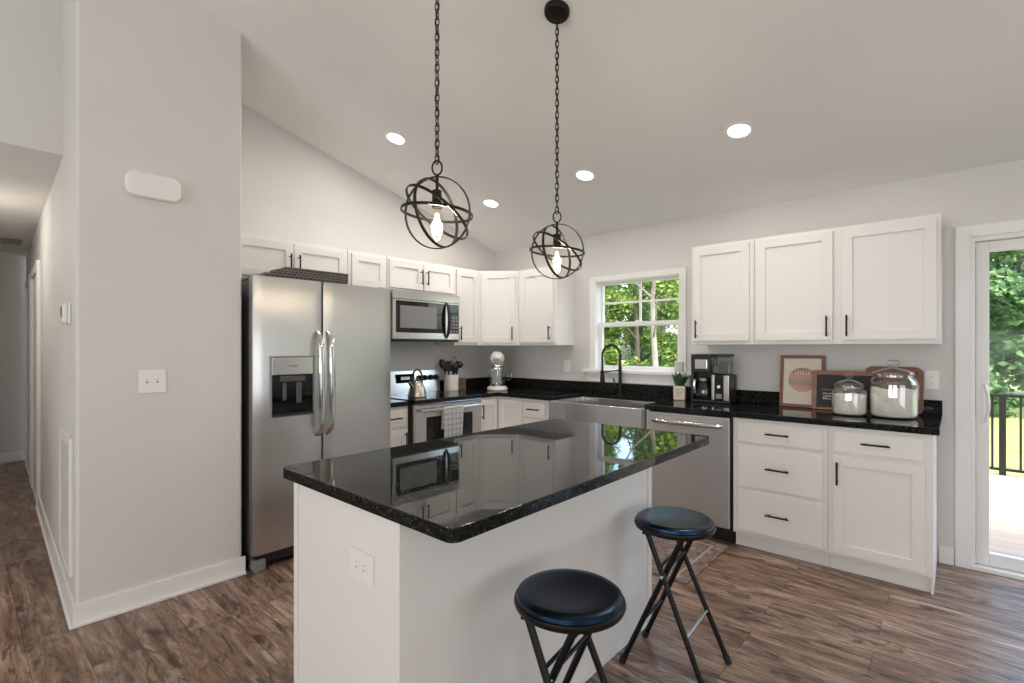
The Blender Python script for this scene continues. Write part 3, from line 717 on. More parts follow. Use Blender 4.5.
# ------------------------------------------------------------------ range (rz=90)
RY0 = -1.667; RW = 0.760
t = thing('range', 'stainless electric range with black glass cooktop between the white cabinets', 'range', (0, RY0, 0), A90)
bm = BM(); bx(bm, 0.001, RW - 0.001, -0.655, -0.03, 0.03, 0.895, 0.003); obj('range_body', bm, 'blackplastic', t)
bm = BM(); bx(bm, 0.0, RW, -0.694, -0.095, 0.8955, 0.921, 0.004); ck = obj('cooktop', bm, 'blackglass', t)
for (x, y, r) in ((0.19, -0.50, 0.10), (0.57, -0.50, 0.085), (0.19, -0.24, 0.075), (0.57, -0.24, 0.10)):
    bm = BM(); band(bm, (x, y, 0.9213), r, (0, 0, 1), 0.0006, 0.004); obj('burner_ring', bm, 'greyplastic', ck)
bm = BM(); prism(bm, [(0, 0), (1, 0), (1, 1), (0, 1)], 0, 1) ; bm.free()
bm = BM(); pts = [(-0.10, 0.9215), (-0.075, 1.125), (-0.03, 1.125), (-0.03, 0.9215)]
a = [bm.verts.new((0.0, y, z)) for y, z in pts]; b = [bm.verts.new((RW, y, z)) for y, z in pts]
bm.faces.new(a); bm.faces.new(b[::-1])
for i in range(4): bm.faces.new((a[i], a[(i + 1) % 4], b[(i + 1) % 4], b[i]))
bmesh.ops.recalc_face_normals(bm, faces=bm.faces[:]); bp = obj('control_panel', bm, 'steel', t)
def onpanel(z): return -0.10 + (z - 0.9215) * (0.025 / 0.2035)
bm = BM(); zc = 1.055; bx(bm, 0.245, 0.455, onpanel(zc) - 0.006, onpanel(zc) + 0.01, zc - 0.042, zc + 0.042, 0.002); obj('display', bm, 'blackglass', bp)
bm = BM(); bx(bm, 0.30, 0.40, onpanel(zc) - 0.0067, onpanel(zc) - 0.0058, zc - 0.012, zc + 0.016); obj('clock', bm, 'display', bp)
for kx in (0.055, 0.125, 0.51, 0.58, 0.65, 0.715):
    bm = BM(); y = onpanel(zc); cyl(bm, (kx, y + 0.002, zc), (kx, y - 0.012, zc - 0.0015), 0.027, seg=20); cyl(bm, (kx, y - 0.012, zc - 0.0015), (kx, y - 0.034, zc - 0.003), 0.021, 0.018, seg=20); obj('knob', bm, 'blackplastic', bp)
bm = BM(); bx(bm, 0.006, RW - 0.006, -0.690, -0.656, 0.245, 0.884, 0.006); od = obj('oven_door', bm, 'steel', t)
bm = BM(); bx(bm, 0.12, RW - 0.12, -0.6925, -0.688, 0.36, 0.772, 0.003); obj('oven_window', bm, 'blackglass', od)
bm = BM(); bx(bm, 0.03, RW - 0.03, -0.6918, -0.6885, 0.872, 0.880); obj('vent_slot', bm, 'darkcavity', od)
bm = BM(); cyl(bm, (0.045, -0.735, 0.832), (RW - 0.045, -0.735, 0.832), 0.0135, seg=14)
for hx in (0.075, RW - 0.075): cyl(bm, (hx, -0.688, 0.832), (hx, -0.735, 0.832), 0.011, seg=10)
obj('oven_handle', bm, 'polished', od)
bm = BM(); bx(bm, 0.006, RW - 0.006, -0.688, -0.656, 0.075, 0.236, 0.006); obj('storage_drawer', bm, 'steel', t)
bm = BM(); bx(bm, 0.02, RW - 0.02, -0.63, -0.05, 0.0, 0.04); obj('plinth', bm, 'blackplastic', t)

# towel over the oven handle (world axes)
t = BM()
ty0, ty1 = -1.410, -1.200; hz = 0.832; hx = 0.735
prof = [(hx - 0.0185, 0.66), (hx - 0.0185, 0.75), (hx - 0.017, hz)]
for k in range(9):
    a = PI - PI * k / 8
    prof.append((hx + 0.0165 * math.cos(a), hz + 0.0165 * math.sin(a)))
prof += [(hx + 0.0185, 0.78), (hx + 0.020, 0.72), (hx + 0.020, 0.66), (hx + 0.021, 0.58), (hx + 0.022, 0.50)]
rows = []
N = 15
for (x, z) in prof:
    rows.append([t.verts.new((x + 0.003 * math.sin(k * 1.3 + z * 6) * max(0, hz - z) / 0.3 * (1 if x > hx else 0.3), ty0 + (ty1 - ty0) * k / N + 0.006 * math.sin(z * 9), z)) for k in range(N + 1)])
for a, b in zip(rows, rows[1:]):
    for k in range(N): t.faces.new((a[k], a[k + 1], b[k + 1], b[k]))
bmesh.ops.solidify(t, geom=t.faces[:], thickness=0.0022)
bmesh.ops.recalc_face_normals(t, faces=t.faces[:])
tag(obj('dish_towel', t, 'towel', None, None, 80), 'white checked dish towel hanging over the oven handle', 'towel')

# microwave (rz=90)
MZ0, MZ1 = 1.400, 1.834
t = thing('microwave', 'stainless over-the-range microwave under the short wall cabinet', 'microwave', (0, -1.668, MZ0), A90)
MW = 0.758; MH = MZ1 - MZ0 - 0.001
bm = BM(); bx(bm, 0.001, MW - 0.001, -0.3630, -0.002, 0.012, MH, 0.003); obj('microwave_body', bm, 'steelside', t)
bm = BM(); bx(bm, 0.0, 0.585, -0.3900, -0.3640, 0.018, MH - 0.072, 0.004); md = obj('door', bm, 'steel', t)
bm = BM(); bx(bm, 0.035, 0.578, -0.3925, -0.3890, 0.075, MH - 0.085, 0.003); obj('door_window', bm, 'blackglass', md)
bm = BM(); bx(bm, 0.075, 0.475, -0.3933, -0.3923, 0.115, MH - 0.125, 0.0004); obj('window_screen', bm, 'greyplastic', md)
bm = BM(); bx(bm, 0.0, MW, -0.3900, -0.3640, MH - 0.070, MH, 0.004); 
vg = obj('vent_band', bm, 'steel', t)
bm = BM(); bx(bm, 0.587, MW, -0.3900, -0.3640, 0.018, MH - 0.072, 0.004); cp = obj('control_panel', bm, 'steel', t)
bm = BM(); bx(bm, 0.625, MW - 0.012, -0.3925, -0.3890, 0.075, MH - 0.085, 0.002); obj('keypad', bm, 'blackglass', cp)
bm = BM()
for r_ in range(5):
    for c_ in range(3): bx(bm, 0.638 + c_ * 0.034, 0.662 + c_ * 0.034, -0.3932, -0.3924, 0.088 + r_ * 0.032, 0.106 + r_ * 0.032)
obj('buttons', bm, 'greyplastic', cp)
bm = BM(); pts = [(0.592, -0.3900 - 0.045 * math.sin(PI * i / 14) ** 0.6, 0.035 + 0.325 * i / 14) for i in range(15)]
tube(bm, pts, [0.011 + 0.008 * math.sin(PI * i / 14) for i in range(15)], 10); obj('handle', bm, 'blackplastic', md)
bm = BM(); bx(bm, 0.002, MW - 0.002, -0.3830, -0.004, 0.0, 0.0118, 0.002); obj('underside', bm, 'blackplastic', t)

# dishwasher
t = thing('dishwasher', 'stainless dishwasher between the sink and the three-drawer cabinet', 'dishwasher', (2.190, 0, 0))
DW = 0.611
bm = BM(); bx(bm, 0.003, DW - 0.003, -0.585, -0.02, 0.10, 0.868); obj('dishwasher_body', bm, 'blackplastic', t)
bm = BM(); bx(bm, 0.004, DW - 0.012, -0.640, -0.587, 0.115, 0.868, 0.007); dd = obj('door', bm, 'steelh', t)
bm = BM(); pts = [(0.05 + 0.50 * i / 16, -0.642 - 0.030 * math.sin(PI * i / 16) ** 0.35, 0.806) for i in range(17)]
tube(bm, pts, 0.018, 10); obj('handle', bm, 'polished', dd)
bm = BM(); bx(bm, 0.004, DW - 0.004, -0.56, -0.02, 0.0, 0.0995, 0.002); obj('toe_kick', bm, 'blackplastic', t)

# apron sink
t = thing('apron_sink', 'stainless farmhouse sink with apron front under the window', 'sink', (1.278, -0.675, 0.642))
SW, SD, SH = 0.882, 0.523, 0.240
bm = BM(); o_ = [(0, 0), (SW, 0), (SW, SD), (0, SD)]
def ringverts(ins, z): return [bm.verts.new((x, y, z)) for x, y in ((ins, ins), (SW - ins, ins), (SW - ins, SD - ins), (ins, SD - ins))]
ob, ot, it, ib = ringverts(0, 0), ringverts(0, SH), ringverts(0.022, SH), ringverts(0.03, 0.03)
for A, B in ((ob, ot), (ot, it), (it, ib)):
    for k in range(4): bm.faces.new((A[k], A[(k + 1) % 4], B[(k + 1) % 4], B[k]))
bm.faces.new(ib); bm.faces.new(ob[::-1])
bmesh.ops.recalc_face_normals(bm, faces=bm.faces[:])
bmesh.ops.bevel(bm, geom=bm.edges[:], offset=0.006, segments=2, affect='EDGES', profile=0.5)
obj('basin', bm, 'steel', t)
bm = BM(); lathe(bm, [(0, 0), (0.055, 0), (0.055, 0.004), (0.03, 0.002), (0, 0.0015)], (SW / 2, SD / 2, 0.0305)); obj('drain', bm, 'chrome', t)

# faucet
t = thing('kitchen_faucet', 'tall black spring-neck pull-down faucet behind the sink', 'faucet', (1.645, -0.085, 0.9142))
bm = BM(); lathe(bm, [(0, 0), (0.028, 0), (0.028, 0.012), (0.019, 0.02), (0.017, 0.10), (0.0155, 0.105), (0.0155, 0.26), (0.012, 0.265), (0, 0.265)]); obj('faucet_body', bm, 'black', t)
bm = BM(); cyl(bm, (0, 0, 0.065), (-0.045, -0.02, 0.075), 0.009); cyl(bm, (-0.045, -0.02, 0.075), (-0.055, -0.025, 0.155), 0.006); obj('lever', bm, 'black', t)
dx, dy = -0.140, -0.075
arc = []
for i in range(25):
    a = PI * i / 24
    arc.append(Vector((dx * (1 - math.cos(a)) / 2, dy * (1 - math.cos(a)) / 2, 0.355 + 0.098 * math.sin(a))))
path = [Vector((0, 0, 0.26)), Vector((0, 0, 0.31))] + arc + [Vector((dx, dy, 0.30)), Vector((dx, dy, 0.22))]
bm = BM(); tube(bm, path, 0.0085, 8); hs = obj('hose', bm, 'black', t)
# spring coil around the hose
bm = BM(); fine = []
tot = 0
for a, b in zip(path, path[1:]):
    n = max(2, int((b - a).length / 0.0022))
    for k in range(n):
        fine.append((a.lerp(b, k / n), (b - a).normalized(), tot + (b - a).length * k / n))
    tot += (b - a).length
pts = []
side = Vector((dx, dy, 0)).normalized().cross(Vector((0, 0, 1)))
for p, tg, s in fine:
    ang = 2 * PI * s / 0.011; nn = side.cross(tg)
    pts.append(p + (side * math.cos(ang) + nn * math.sin(ang)) * 0.0125)
tube(bm, pts, 0.0026, 5); obj('spring', bm, 'black', t)
bm = BM(); lathe(bm, [(0, 0.09), (0.016, 0.092), (0.021, 0.11), (0.021, 0.16), (0.015, 0.19), (0.013, 0.225), (0, 0.225)], (dx, dy, 0)); obj('spray_head', bm, 'black', t)
bm = BM(); cyl(bm, (0, 0, 0.225), (dx, dy, 0.205), 0.0055); bx(bm, dx - 0.02, dx + 0.02, dy - 0.02, dy + 0.02, 0.198, 0.212, 0.005); obj('holder_arm', bm, 'black', t)

# ------------------------------------------------------------------ things on the counters
CZ = 0.9145
# kettle on the left front burner
t = thing('tea_kettle', 'shiny steel tea kettle with black arched handle on the cooktop', 'kettle', (0.49, -1.488, 0.9225))
bm = BM(); lathe(bm, [(0, 0), (0.078, 0), (0.082, 0.006), (0.078, 0.03), (0.066, 0.075), (0.050, 0.112), (0.034, 0.132), (0.030, 0.136), (0, 0.138)], seg=32); obj('kettle_body', bm, 'copper', t)
bm = BM(); lathe(bm, [(0.030, 0.135), (0.032, 0.141), (0.014, 0.149), (0, 0.150)]); lathe(bm, [(0, 0.149), (0.008, 0.151), (0.011, 0.162), (0, 0.168)]); obj('lid', bm, 'polished', t)
bm = BM(); tube(bm, [(0.01, -0.052, 0.085), (0.016, -0.085, 0.118), (0.018, -0.098, 0.14)], [0.017, 0.013, 0.010], 12); obj('spout', bm, 'copper', t)
bm = BM(); tube(bm, [(0, 0.052 * math.cos(PI * i / 12) * (1.0 + 0.1 * math.sin(PI * i / 12)), 0.118 + 0.115 * math.sin(PI * i / 12) ** 0.7) for i in range(13)], 0.0085, 10); obj('handle', bm, 'blackplastic', t)
# utensil crock and utensils
CX, CY = 0.165, -0.818
t = thing('utensil_crock', 'white ceramic crock full of black utensils beside the range', 'crock', (CX, CY, CZ))
bm = BM(); lathe(bm, [(0, 0), (0.068, 0), (0.073, 0.006), (0.073, 0.158), (0.070, 0.162), (0.066, 0.158), (0.066, 0.010), (0, 0.009)], seg=32); obj('crock_body', bm, 'ceramic', t)
def utensil(name, label, kind, tilt, az, L):
    d = Vector((math.sin(tilt) * math.cos(az), math.sin(tilt) * math.sin(az), math.cos(tilt)))
    p0 = Vector((CX, CY, CZ + 0.014)) + Vector((math.cos(az), math.sin(az), 0)) * 0.016
    t = thing(name, label, 'utensil', p0, group='black utensils in the white crock')
    bm = BM(); tube(bm, [d * 0.0, d * L], 0.0075, 8); obj('handle', bm, 'blackplastic', t)
    s = d.cross(Vector((0.72, 0.69, 0))).normalized(); s = Vector((0.69, -0.72, 0)) if s.length < .1 else s
    side = Vector((0.745, 0.667, 0)); side = (side - d * side.dot(d)).normalized(); nn = d.cross(side)
    mtx = Matrix((side, nn, d)).transposed().to_4x4()
    bm = BM()
    if kind == 'spoon':
        bmesh.ops.create_uvsphere(bm, u_segments=14, v_segments=8, radius=1, matrix=Matrix.Translation(d * (L + 0.035)) @ mtx @ Matrix.Diagonal((0.036, 0.009, 0.052, 1)))
    elif kind == 'turner':
        b2 = bmesh.ops.create_cube(bm, size=1, matrix=Matrix.Translation(d * (L + 0.045)) @ mtx @ Matrix.Diagonal((0.080, 0.005, 0.105, 1)))
        bmesh.ops.bevel(bm, geom=bm.edges[:], offset=0.0018, segments=1, affect='EDGES')
    elif kind == 'ladle':
        bmesh.ops.create_uvsphere(bm, u_segments=14, v_segments=8, radius=1, matrix=Matrix.Translation(d * (L + 0.02)) @ mtx @ Matrix.Diagonal((0.045, 0.036, 0.036, 1)))
    else:
        for k in range(5):
            a = PI * k / 5; e = side * math.cos(a) + nn * math.sin(a)
            tube(bm, [d * (L + 0.10 * j / 8) + e * 0.026 * math.sin(PI * j / 8) for j in range(9)], 0.0016, 5)
            tube(bm, [d * (L + 0.10 * j / 8) - e * 0.026 * math.sin(PI * j / 8) for j in range(9)], 0.0016, 5)
    obj('utensil_head', bm, 'blackplastic' if kind != 'whisk' else 'greyplastic', t)
side_az = math.atan2(0.667, 0.745)
for i, (nm, lb, kd, ti, az, L) in enumerate((
    ('serving_spoon', 'black spoon leaning to the range side of the crock', 'spoon', 0.27, side_az + PI, 0.225),
    ('spatula', 'black turner standing upright near the middle of the crock', 'turner', 0.15, side_az + PI + 1.0, 0.19),
    ('whisk', 'tall wire whisk rising highest out of the crock', 'whisk', 0.17, side_az + 1.2, 0.24),
    ('ladle', 'black ladle leaning to the corner side of the crock', 'ladle', 0.24, side_az, 0.235),
    ('slotted_spoon', 'black spoon between the whisk and the ladle in the crock', 'spoon', 0.24, side_az - 0.9, 0.185),
    ('pasta_spoon', 'short black spoon at the back of the crock', 'spoon', 0.20, side_az + 2.2, 0.20))):
    utensil(nm, lb, kd, ti, az, L)
# wooden box
t = thing('recipe_box', 'small brown wooden box on the counter behind the crock', 'box', (0.135, -0.672, CZ), R(52))
bm = BM(); bx(bm, -0.056, 0.056, -0.04, 0.04, 0, 0.092, 0.004); obj('box_body', bm, 'boxwood', t)
bm = BM(); bx(bm, -0.058, 0.058, -0.042, 0.042, 0.0925, 0.120, 0.004); obj('lid', bm, 'boxwood', t)
# stand mixer
t = thing('stand_mixer', 'cream stand mixer with clear glass bowl in the counter corner', 'mixer', (0.46, -0.46, CZ), R(45 - 90))
t.scale = (1.08, 1.08, 1.08)
bm = BM(); lathe(bm, [(0, 0), (0.088, 0), (0.095, 0.008), (0.092, 0.026), (0.074, 0.04), (0.06, 0.045), (0, 0.046)], (0, 0, 0), 32, 1.1, 1.02); bx(bm, -0.19, -0.04, -0.066, 0.066, 0, 0.043, 0.012); obj('base', bm, 'cream', t)
bm = BM(); tube(bm, [(-0.145, 0, 0.03), (-0.15, 0, 0.12), (-0.145, 0, 0.20), (-0.13, 0, 0.26)], [0.055, 0.042, 0.045, 0.055], 16); obj('column', bm, 'cream', t)
bm = BM(); prof = []
for i in range(13):
    u = i / 12; x = -0.20 + 0.32 * u; r = 0.066 * (max(0.0, 1 - abs(2 * u - 0.95) ** 3.2)) ** 0.5
    prof.append(((x, 0, 0.298), max(r, 0.012)))
tube(bm, [p for p, r in prof], [r for p, r in prof], 20); obj('mixer_head', bm, 'cream', t)
bm = BM(); band(bm, (0.075, 0, 0.298), 0.0578, (1, 0, 0), 0.012, 0.004); bmesh.ops.create_uvsphere(bm, u_segments=14, v_segments=8, radius=1, matrix=Matrix.Translation((0.12, 0, 0.298)) @ Matrix.Diagonal((0.010, 0.014, 0.014, 1))); obj('trim_band', bm, 'chrome', t)
bm = BM(); cyl(bm, (0.03, 0, 0.18), (0.03, 0, 0.243), 0.010); cyl(bm, (0.03, 0, 0.225), (0.03, 0, 0.246), 0.03); bx(bm, 0.005, 0.055, -0.004, 0.004, 0.09, 0.185, 0.003); obj('beater', bm, 'polished', t)
bm = BM(); lathe(bm, [(0.05, 0.047), (0.06, 0.05), (0.073, 0.075), (0.086, 0.14), (0.090, 0.20), (0.094, 0.205), (0.091, 0.207), (0.087, 0.20), (0.082, 0.14), (0.07, 0.08), (0.055, 0.056), (0, 0.054), (0, 0.047), (0.05, 0.047)], (0.025, 0, 0), 32); bw = obj('glass_bowl', bm, 'jarglass', t)
bm = BM(); lathe(bm, [(0, 0.055), (0.054, 0.057), (0.066, 0.078), (0.072, 0.10), (0, 0.103)], (0.025, 0, 0), 28)
bm.free()
bm = BM(); tube(bm, [(0.025, 0.088, 0.19), (0.025, 0.128, 0.185), (0.025, 0.135, 0.14), (0.025, 0.12, 0.10), (0.025, 0.082, 0.10)], 0.007, 8); obj('handle', bm, 'jarglass', bw)
bm = BM(); lathe(bm, [(0, 0.222), (0.058, 0.222), (0.068, 0.228), (0.068, 0.238), (0.060, 0.246), (0, 0.246)], (0.03, 0, 0), 28); obj('collar', bm, 'polished', t)
bm = BM(); band(bm, (0.025, 0, 0.205), 0.094, (0, 0, 1), 0.006, 0.004); obj('bowl_rim', bm, 'polished', bw)
bm = BM(); lathe(bm, [(0.052, 0.043), (0.062, 0.046), (0.062, 0.058), (0.052, 0.058)], (0.025, 0, 0), 24); obj('bowl_ring', bm, 'polished', t)

# potted succulent
t = thing('potted_succulent', 'green succulent in a square cream pot left of the coffee maker', 'potted plant', (2.235, -0.155, CZ), R(18))
bm = BM(); bx(bm, -0.046, 0.046, -0.046, 0.046, 0, 0.118, 0.010, 3); pt = obj('pot', bm, 'potcream', t)
bm = BM()
for (x0, x1, z) in ((-0.026, 0.022, 0.092), (-0.030, 0.0, 0.078), (0.006, 0.028, 0.078), (-0.024, 0.026, 0.064), (-0.018, 0.012, 0.050), (-0.028, 0.02, 0.036)): bx(bm, x0, x1, -0.0468, -0.0455, z - 0.0025, z + 0.0025)
obj('printed_marks', bm, 'sage', pt)
bm = BM(); bx(bm, -0.037, 0.037, -0.037, 0.037, 0.118, 0.1205); obj('soil', bm, 'soil', t)
for i in range(11):
    az = i * 2.4; ti = 0.06 + 0.042 * i; L = 0.128 - 0.004 * i
    d = Vector((math.sin(ti) * math.cos(az), math.sin(ti) * math.sin(az), math.cos(ti))); b0 = Vector((0.014 * math.cos(az), 0.014 * math.sin(az), 0.115))
    side = d.cross(Vector((math.cos(az + 0.3), math.sin(az + 0.3), 0.1))).normalized(); nn = d.cross(side)
    bm = BM(); rows = []
    for j in range(7):
        u = j / 6; wd = 0.030 * math.sin(PI * (0.18 + 0.82 * u) ** 0.9) + 0.0008; p = b0 + d * L * u + Vector((math.cos(az), math.sin(az), 0)) * 0.03 * u * u
        rows.append([bm.verts.new(p + side * wd * a + nn * wd * b) for a, b in ((-1, 0), (-0.4, -0.22), (0.4, -0.22), (1, 0), (0.4, 0.12), (-0.4, 0.12))])
    for A, B in zip(rows, rows[1:]):
        for k in range(6): bm.faces.new((A[k], A[(k + 1) % 6], B[(k + 1) % 6], B[k]))
    bm.faces.new(rows[-1]); bm.faces.new(rows[0][::-1]); bmesh.ops.recalc_face_normals(bm, faces=bm.faces[:])
    obj('leaf', bm, 'leaf', t)
# small grey block on the sill
t = BM(); bx(t, -0.036, 0.036, -0.022, 0.022, 0, 0.085, 0.004)
o = obj('sill_canister', t, 'greycup'); o.location = (2.175, -0.026, WZ0 + 0.0025); tag(o, 'small pale grey square canister on the window sill above the succulent', 'canister')

# coffee maker
t = thing('coffee_maker', 'black and steel dual coffee maker with clear water tank under the wall cabinet', 'coffee maker', (2.352, -0.215, CZ), R(0))
bm = BM(); bx(bm, 0.0, 0.30, -0.005, 0.165, 0.0, 0.022, 0.006); bx(bm, 0.0, 0.152, 0.10, 0.165, 0.0, 0.365, 0.008); bx(bm, 0.15, 0.30, 0.10, 0.165, 0.0, 0.222, 0.008); bx(bm, 0.0, 0.016, 0.0, 0.165, 0.0, 0.375, 0.005); bx(bm, 0.0, 0.152, -0.003, 0.165, 0.235, 0.378, 0.008); obj('housing', bm, 'blackplastic', t)
bm = BM(); cyl(bm, (0.083, -0.001, 0.302), (0.083, -0.0105, 0.302), 0.001)
bm.free(); bm = BM(); bx(bm, 0.035, 0.132, -0.010, -0.003, 0.262, 0.338, 0.004); obj('brew_basket', bm, 'polished', t)
bm = BM(); lathe(bm, [(0.042, 0.024), (0.060, 0.03), (0.064, 0.09), (0.052, 0.15), (0.045, 0.17), (0.043, 0.17), (0.050, 0.148), (0.061, 0.09), (0.057, 0.033), (0, 0.028), (0, 0.024)], (0.085, 0.050, 0), 28); cf = obj('carafe', bm, 'smoked', t)
bm = BM(); lathe(bm, [(0.048, 0.168), (0.05, 0.19), (0.03, 0.197), (0, 0.198), (0, 0.168)], (0.085, 0.050, 0), 24); obj('carafe_lid', bm, 'polished', cf)
bm = BM(); tube(bm, [(0.055, -0.002, 0.18), (0.043, -0.028, 0.175), (0.04, -0.034, 0.13), (0.044, -0.026, 0.07), (0.055, -0.008, 0.055)], 0.010, 8); obj('carafe_handle', bm, 'polished', cf)
bm = BM(); bx(bm, 0.160, 0.30, -0.004, 0.10, 0.022, 0.222, 0.006); pod = obj('pod_side', bm, 'blackplastic', t)
for xx in ((0.166, 0.186), (0.256, 0.294)):
    bm = BM(); bx(bm, xx[0], xx[1], -0.0085, -0.0035, 0.026, 0.218, 0.002); obj('steel_panel', bm, 'steel', pod)
bm = BM(); bx(bm, 0.188, 0.254, -0.0085, -0.0035, 0.026, 0.218, 0.002); obj('button_panel', bm, 'blackglass', pod)
bm = BM(); cyl(bm, (0.221, -0.0085, 0.13), (0.221, -0.014, 0.13), 0.012); obj('dial', bm, 'plastic', pod)
bm = BM(); bx(bm, 0.20, 0.242, -0.0095, -0.0086, 0.04, 0.075); obj('display', bm, 'greyplastic', pod)
bm = BM(); bx(bm, 0.158, 0.298, -0.002, 0.095, 0.226, 0.358, 0.006); tk = obj('water_tank', bm, 'smoked', t)
bm = BM(); bx(bm, 0.156, 0.300, -0.004, 0.099, 0.359, 0.378, 0.004); obj('tank_lid', bm, 'blackplastic', t)
bm = BM(); bx(bm, 0.17, 0.215, 0.02, 0.08, 0.232, 0.29, 0.003); bx(bm, 0.22, 0.285, 0.02, 0.08, 0.232, 0.315, 0.003); obj('filter_holder', bm, 'greyplastic', t)

# framed print leaning on the backsplash
lean = R(-7)
t = thing('framed_print', 'small wooden framed print with round pink motif leaning on the wall', 'picture', (2.957, -0.072, CZ + 0.001), 0, None, (lean, 0, 0))
FW, FH = 0.285, 0.375
bm = BM(); frame(bm, 0, FW, 0, FH, 0.022, -0.009, 0.012, 0.002); obj('frame', bm, 'redwood', t)
bm = BM(); bx(bm, 0.022, FW - 0.022, 0.0, 0.008, 0.022, FH - 0.022); pr_ = obj('print', bm, 'paper', t)
def disc_part(name, m_, z0, z1, yy, rad=0.088, c=(FW / 2, 0.198)):
    bm = BM(); pts = []
    for k in range(64):
        a = 2 * PI * k / 64; x = c[0] + rad * math.cos(a); z = min(max(c[1] + rad * math.sin(a), z0), z1); 
        zz = z - c[1]; x = c[0] + math.copysign(math.sqrt(max(0, rad * rad - zz * zz)), math.cos(a)) if z in (z0, z1) and abs(rad * math.sin(a)) > abs(zz) else x
        if z in (z0, z1): x = min(max(c[0] + rad * math.cos(a), c[0] - math.sqrt(max(0, rad * rad - zz * zz))), c[0] + math.sqrt(max(0, rad * rad - zz * zz)))
        pts.append((x, z))
    f = [bm.verts.new((x, yy, z)) for x, z in pts]; g = [bm.verts.new((x, yy + 0.0006, z)) for x, z in pts]
    bm.faces.new(f); bm.faces.new(g[::-1])
    for k in range(64): bm.faces.new((f[k], f[(k + 1) % 64], g[(k + 1) % 64], g[k]))
    bmesh.ops.remove_doubles(bm, verts=bm.verts[:], dist=1e-5); bmesh.ops.recalc_face_normals(bm, faces=bm.faces[:])
    return obj(name, bm, m_, pr_)
disc_part('motif', 'pink', 0.10, 0.30, -0.0007)
disc_part('motif_sky', 'taupe', 0.245, 0.30, -0.0014)
disc_part('motif_hill', 'sage', 0.155, 0.200, -0.0014)
bm = BM()
for k, (x, h) in enumerate(((0.098, 0.02), (0.114, 0.028), (0.13, 0.024), (0.148, 0.028), (0.165, 0.022), (0.182, 0.026))): bx(bm, x, x + 0.007, -0.0022, -0.0015, 0.236, 0.236 + h)
obj('lettering', bm, 'paper', pr_)
# cutting board standing behind the jars
t = thing('cutting_board', 'rounded reddish wooden cutting board standing behind the big jar', 'cutting board', (3.472, -0.056, CZ + 0.0012), 0, None, (R(-5), 0, 0))
bm = BM(); pts2 = [(0, 0), (0.305, 0), (0.305, 0.305), (0, 0.305)]
prism(bm, pts2, -0.009, 0.009, 0.003, 2, 0.045)
bmesh.ops.transform(bm, matrix=Matrix.Rotation(R(90), 4, 'X'), verts=bm.verts[:]); obj('board_body', bm, 'redwood', t)
bm = BM(); cyl(bm, (0.27, -0.0096, 0.265), (0.27, -0.0088, 0.265), 0.010); obj('hang_hole', bm, 'darkcavity', t)
# chalkboard tray sign
t = thing('chalkboard_sign', 'long chalkboard sign in a brown wooden frame behind the small jar', 'sign', (3.172, -0.108, CZ + 0.001), 0, None, (R(-7), 0, 0))
BWd, BH = 0.43, 0.272
bm = BM(); frame(bm, 0, BWd, 0, BH, 0.030, -0.010, 0.010, 0.003, 0.016); obj('frame', bm, 'boardwood', t)
bm = BM(); bx(bm, 0.030, BWd - 0.030, -0.001, 0.008, 0.016, BH - 0.030); cbd = obj('chalk_panel', bm, 'chalk', t)
bm = BM(); bx(bm, 0.06, 0.13, -0.0022, -0.0012, 0.135, 0.143)
obj('chalk_rule', bm, 'boardwood', cbd)
bm = BM()
r2 = random.Random(3)
for row in range(3):
    x = 0.066
    while x < 0.118:
        wd = r2.uniform(0.006, 0.016); bx(bm, x, x + wd, -0.0024, -0.0012, 0.108 - row * 0.018, 0.113 - row * 0.018 + r2.uniform(0, 0.006)); x += wd + 0.004
obj('chalk_writing', bm, 'chalkline', cbd)

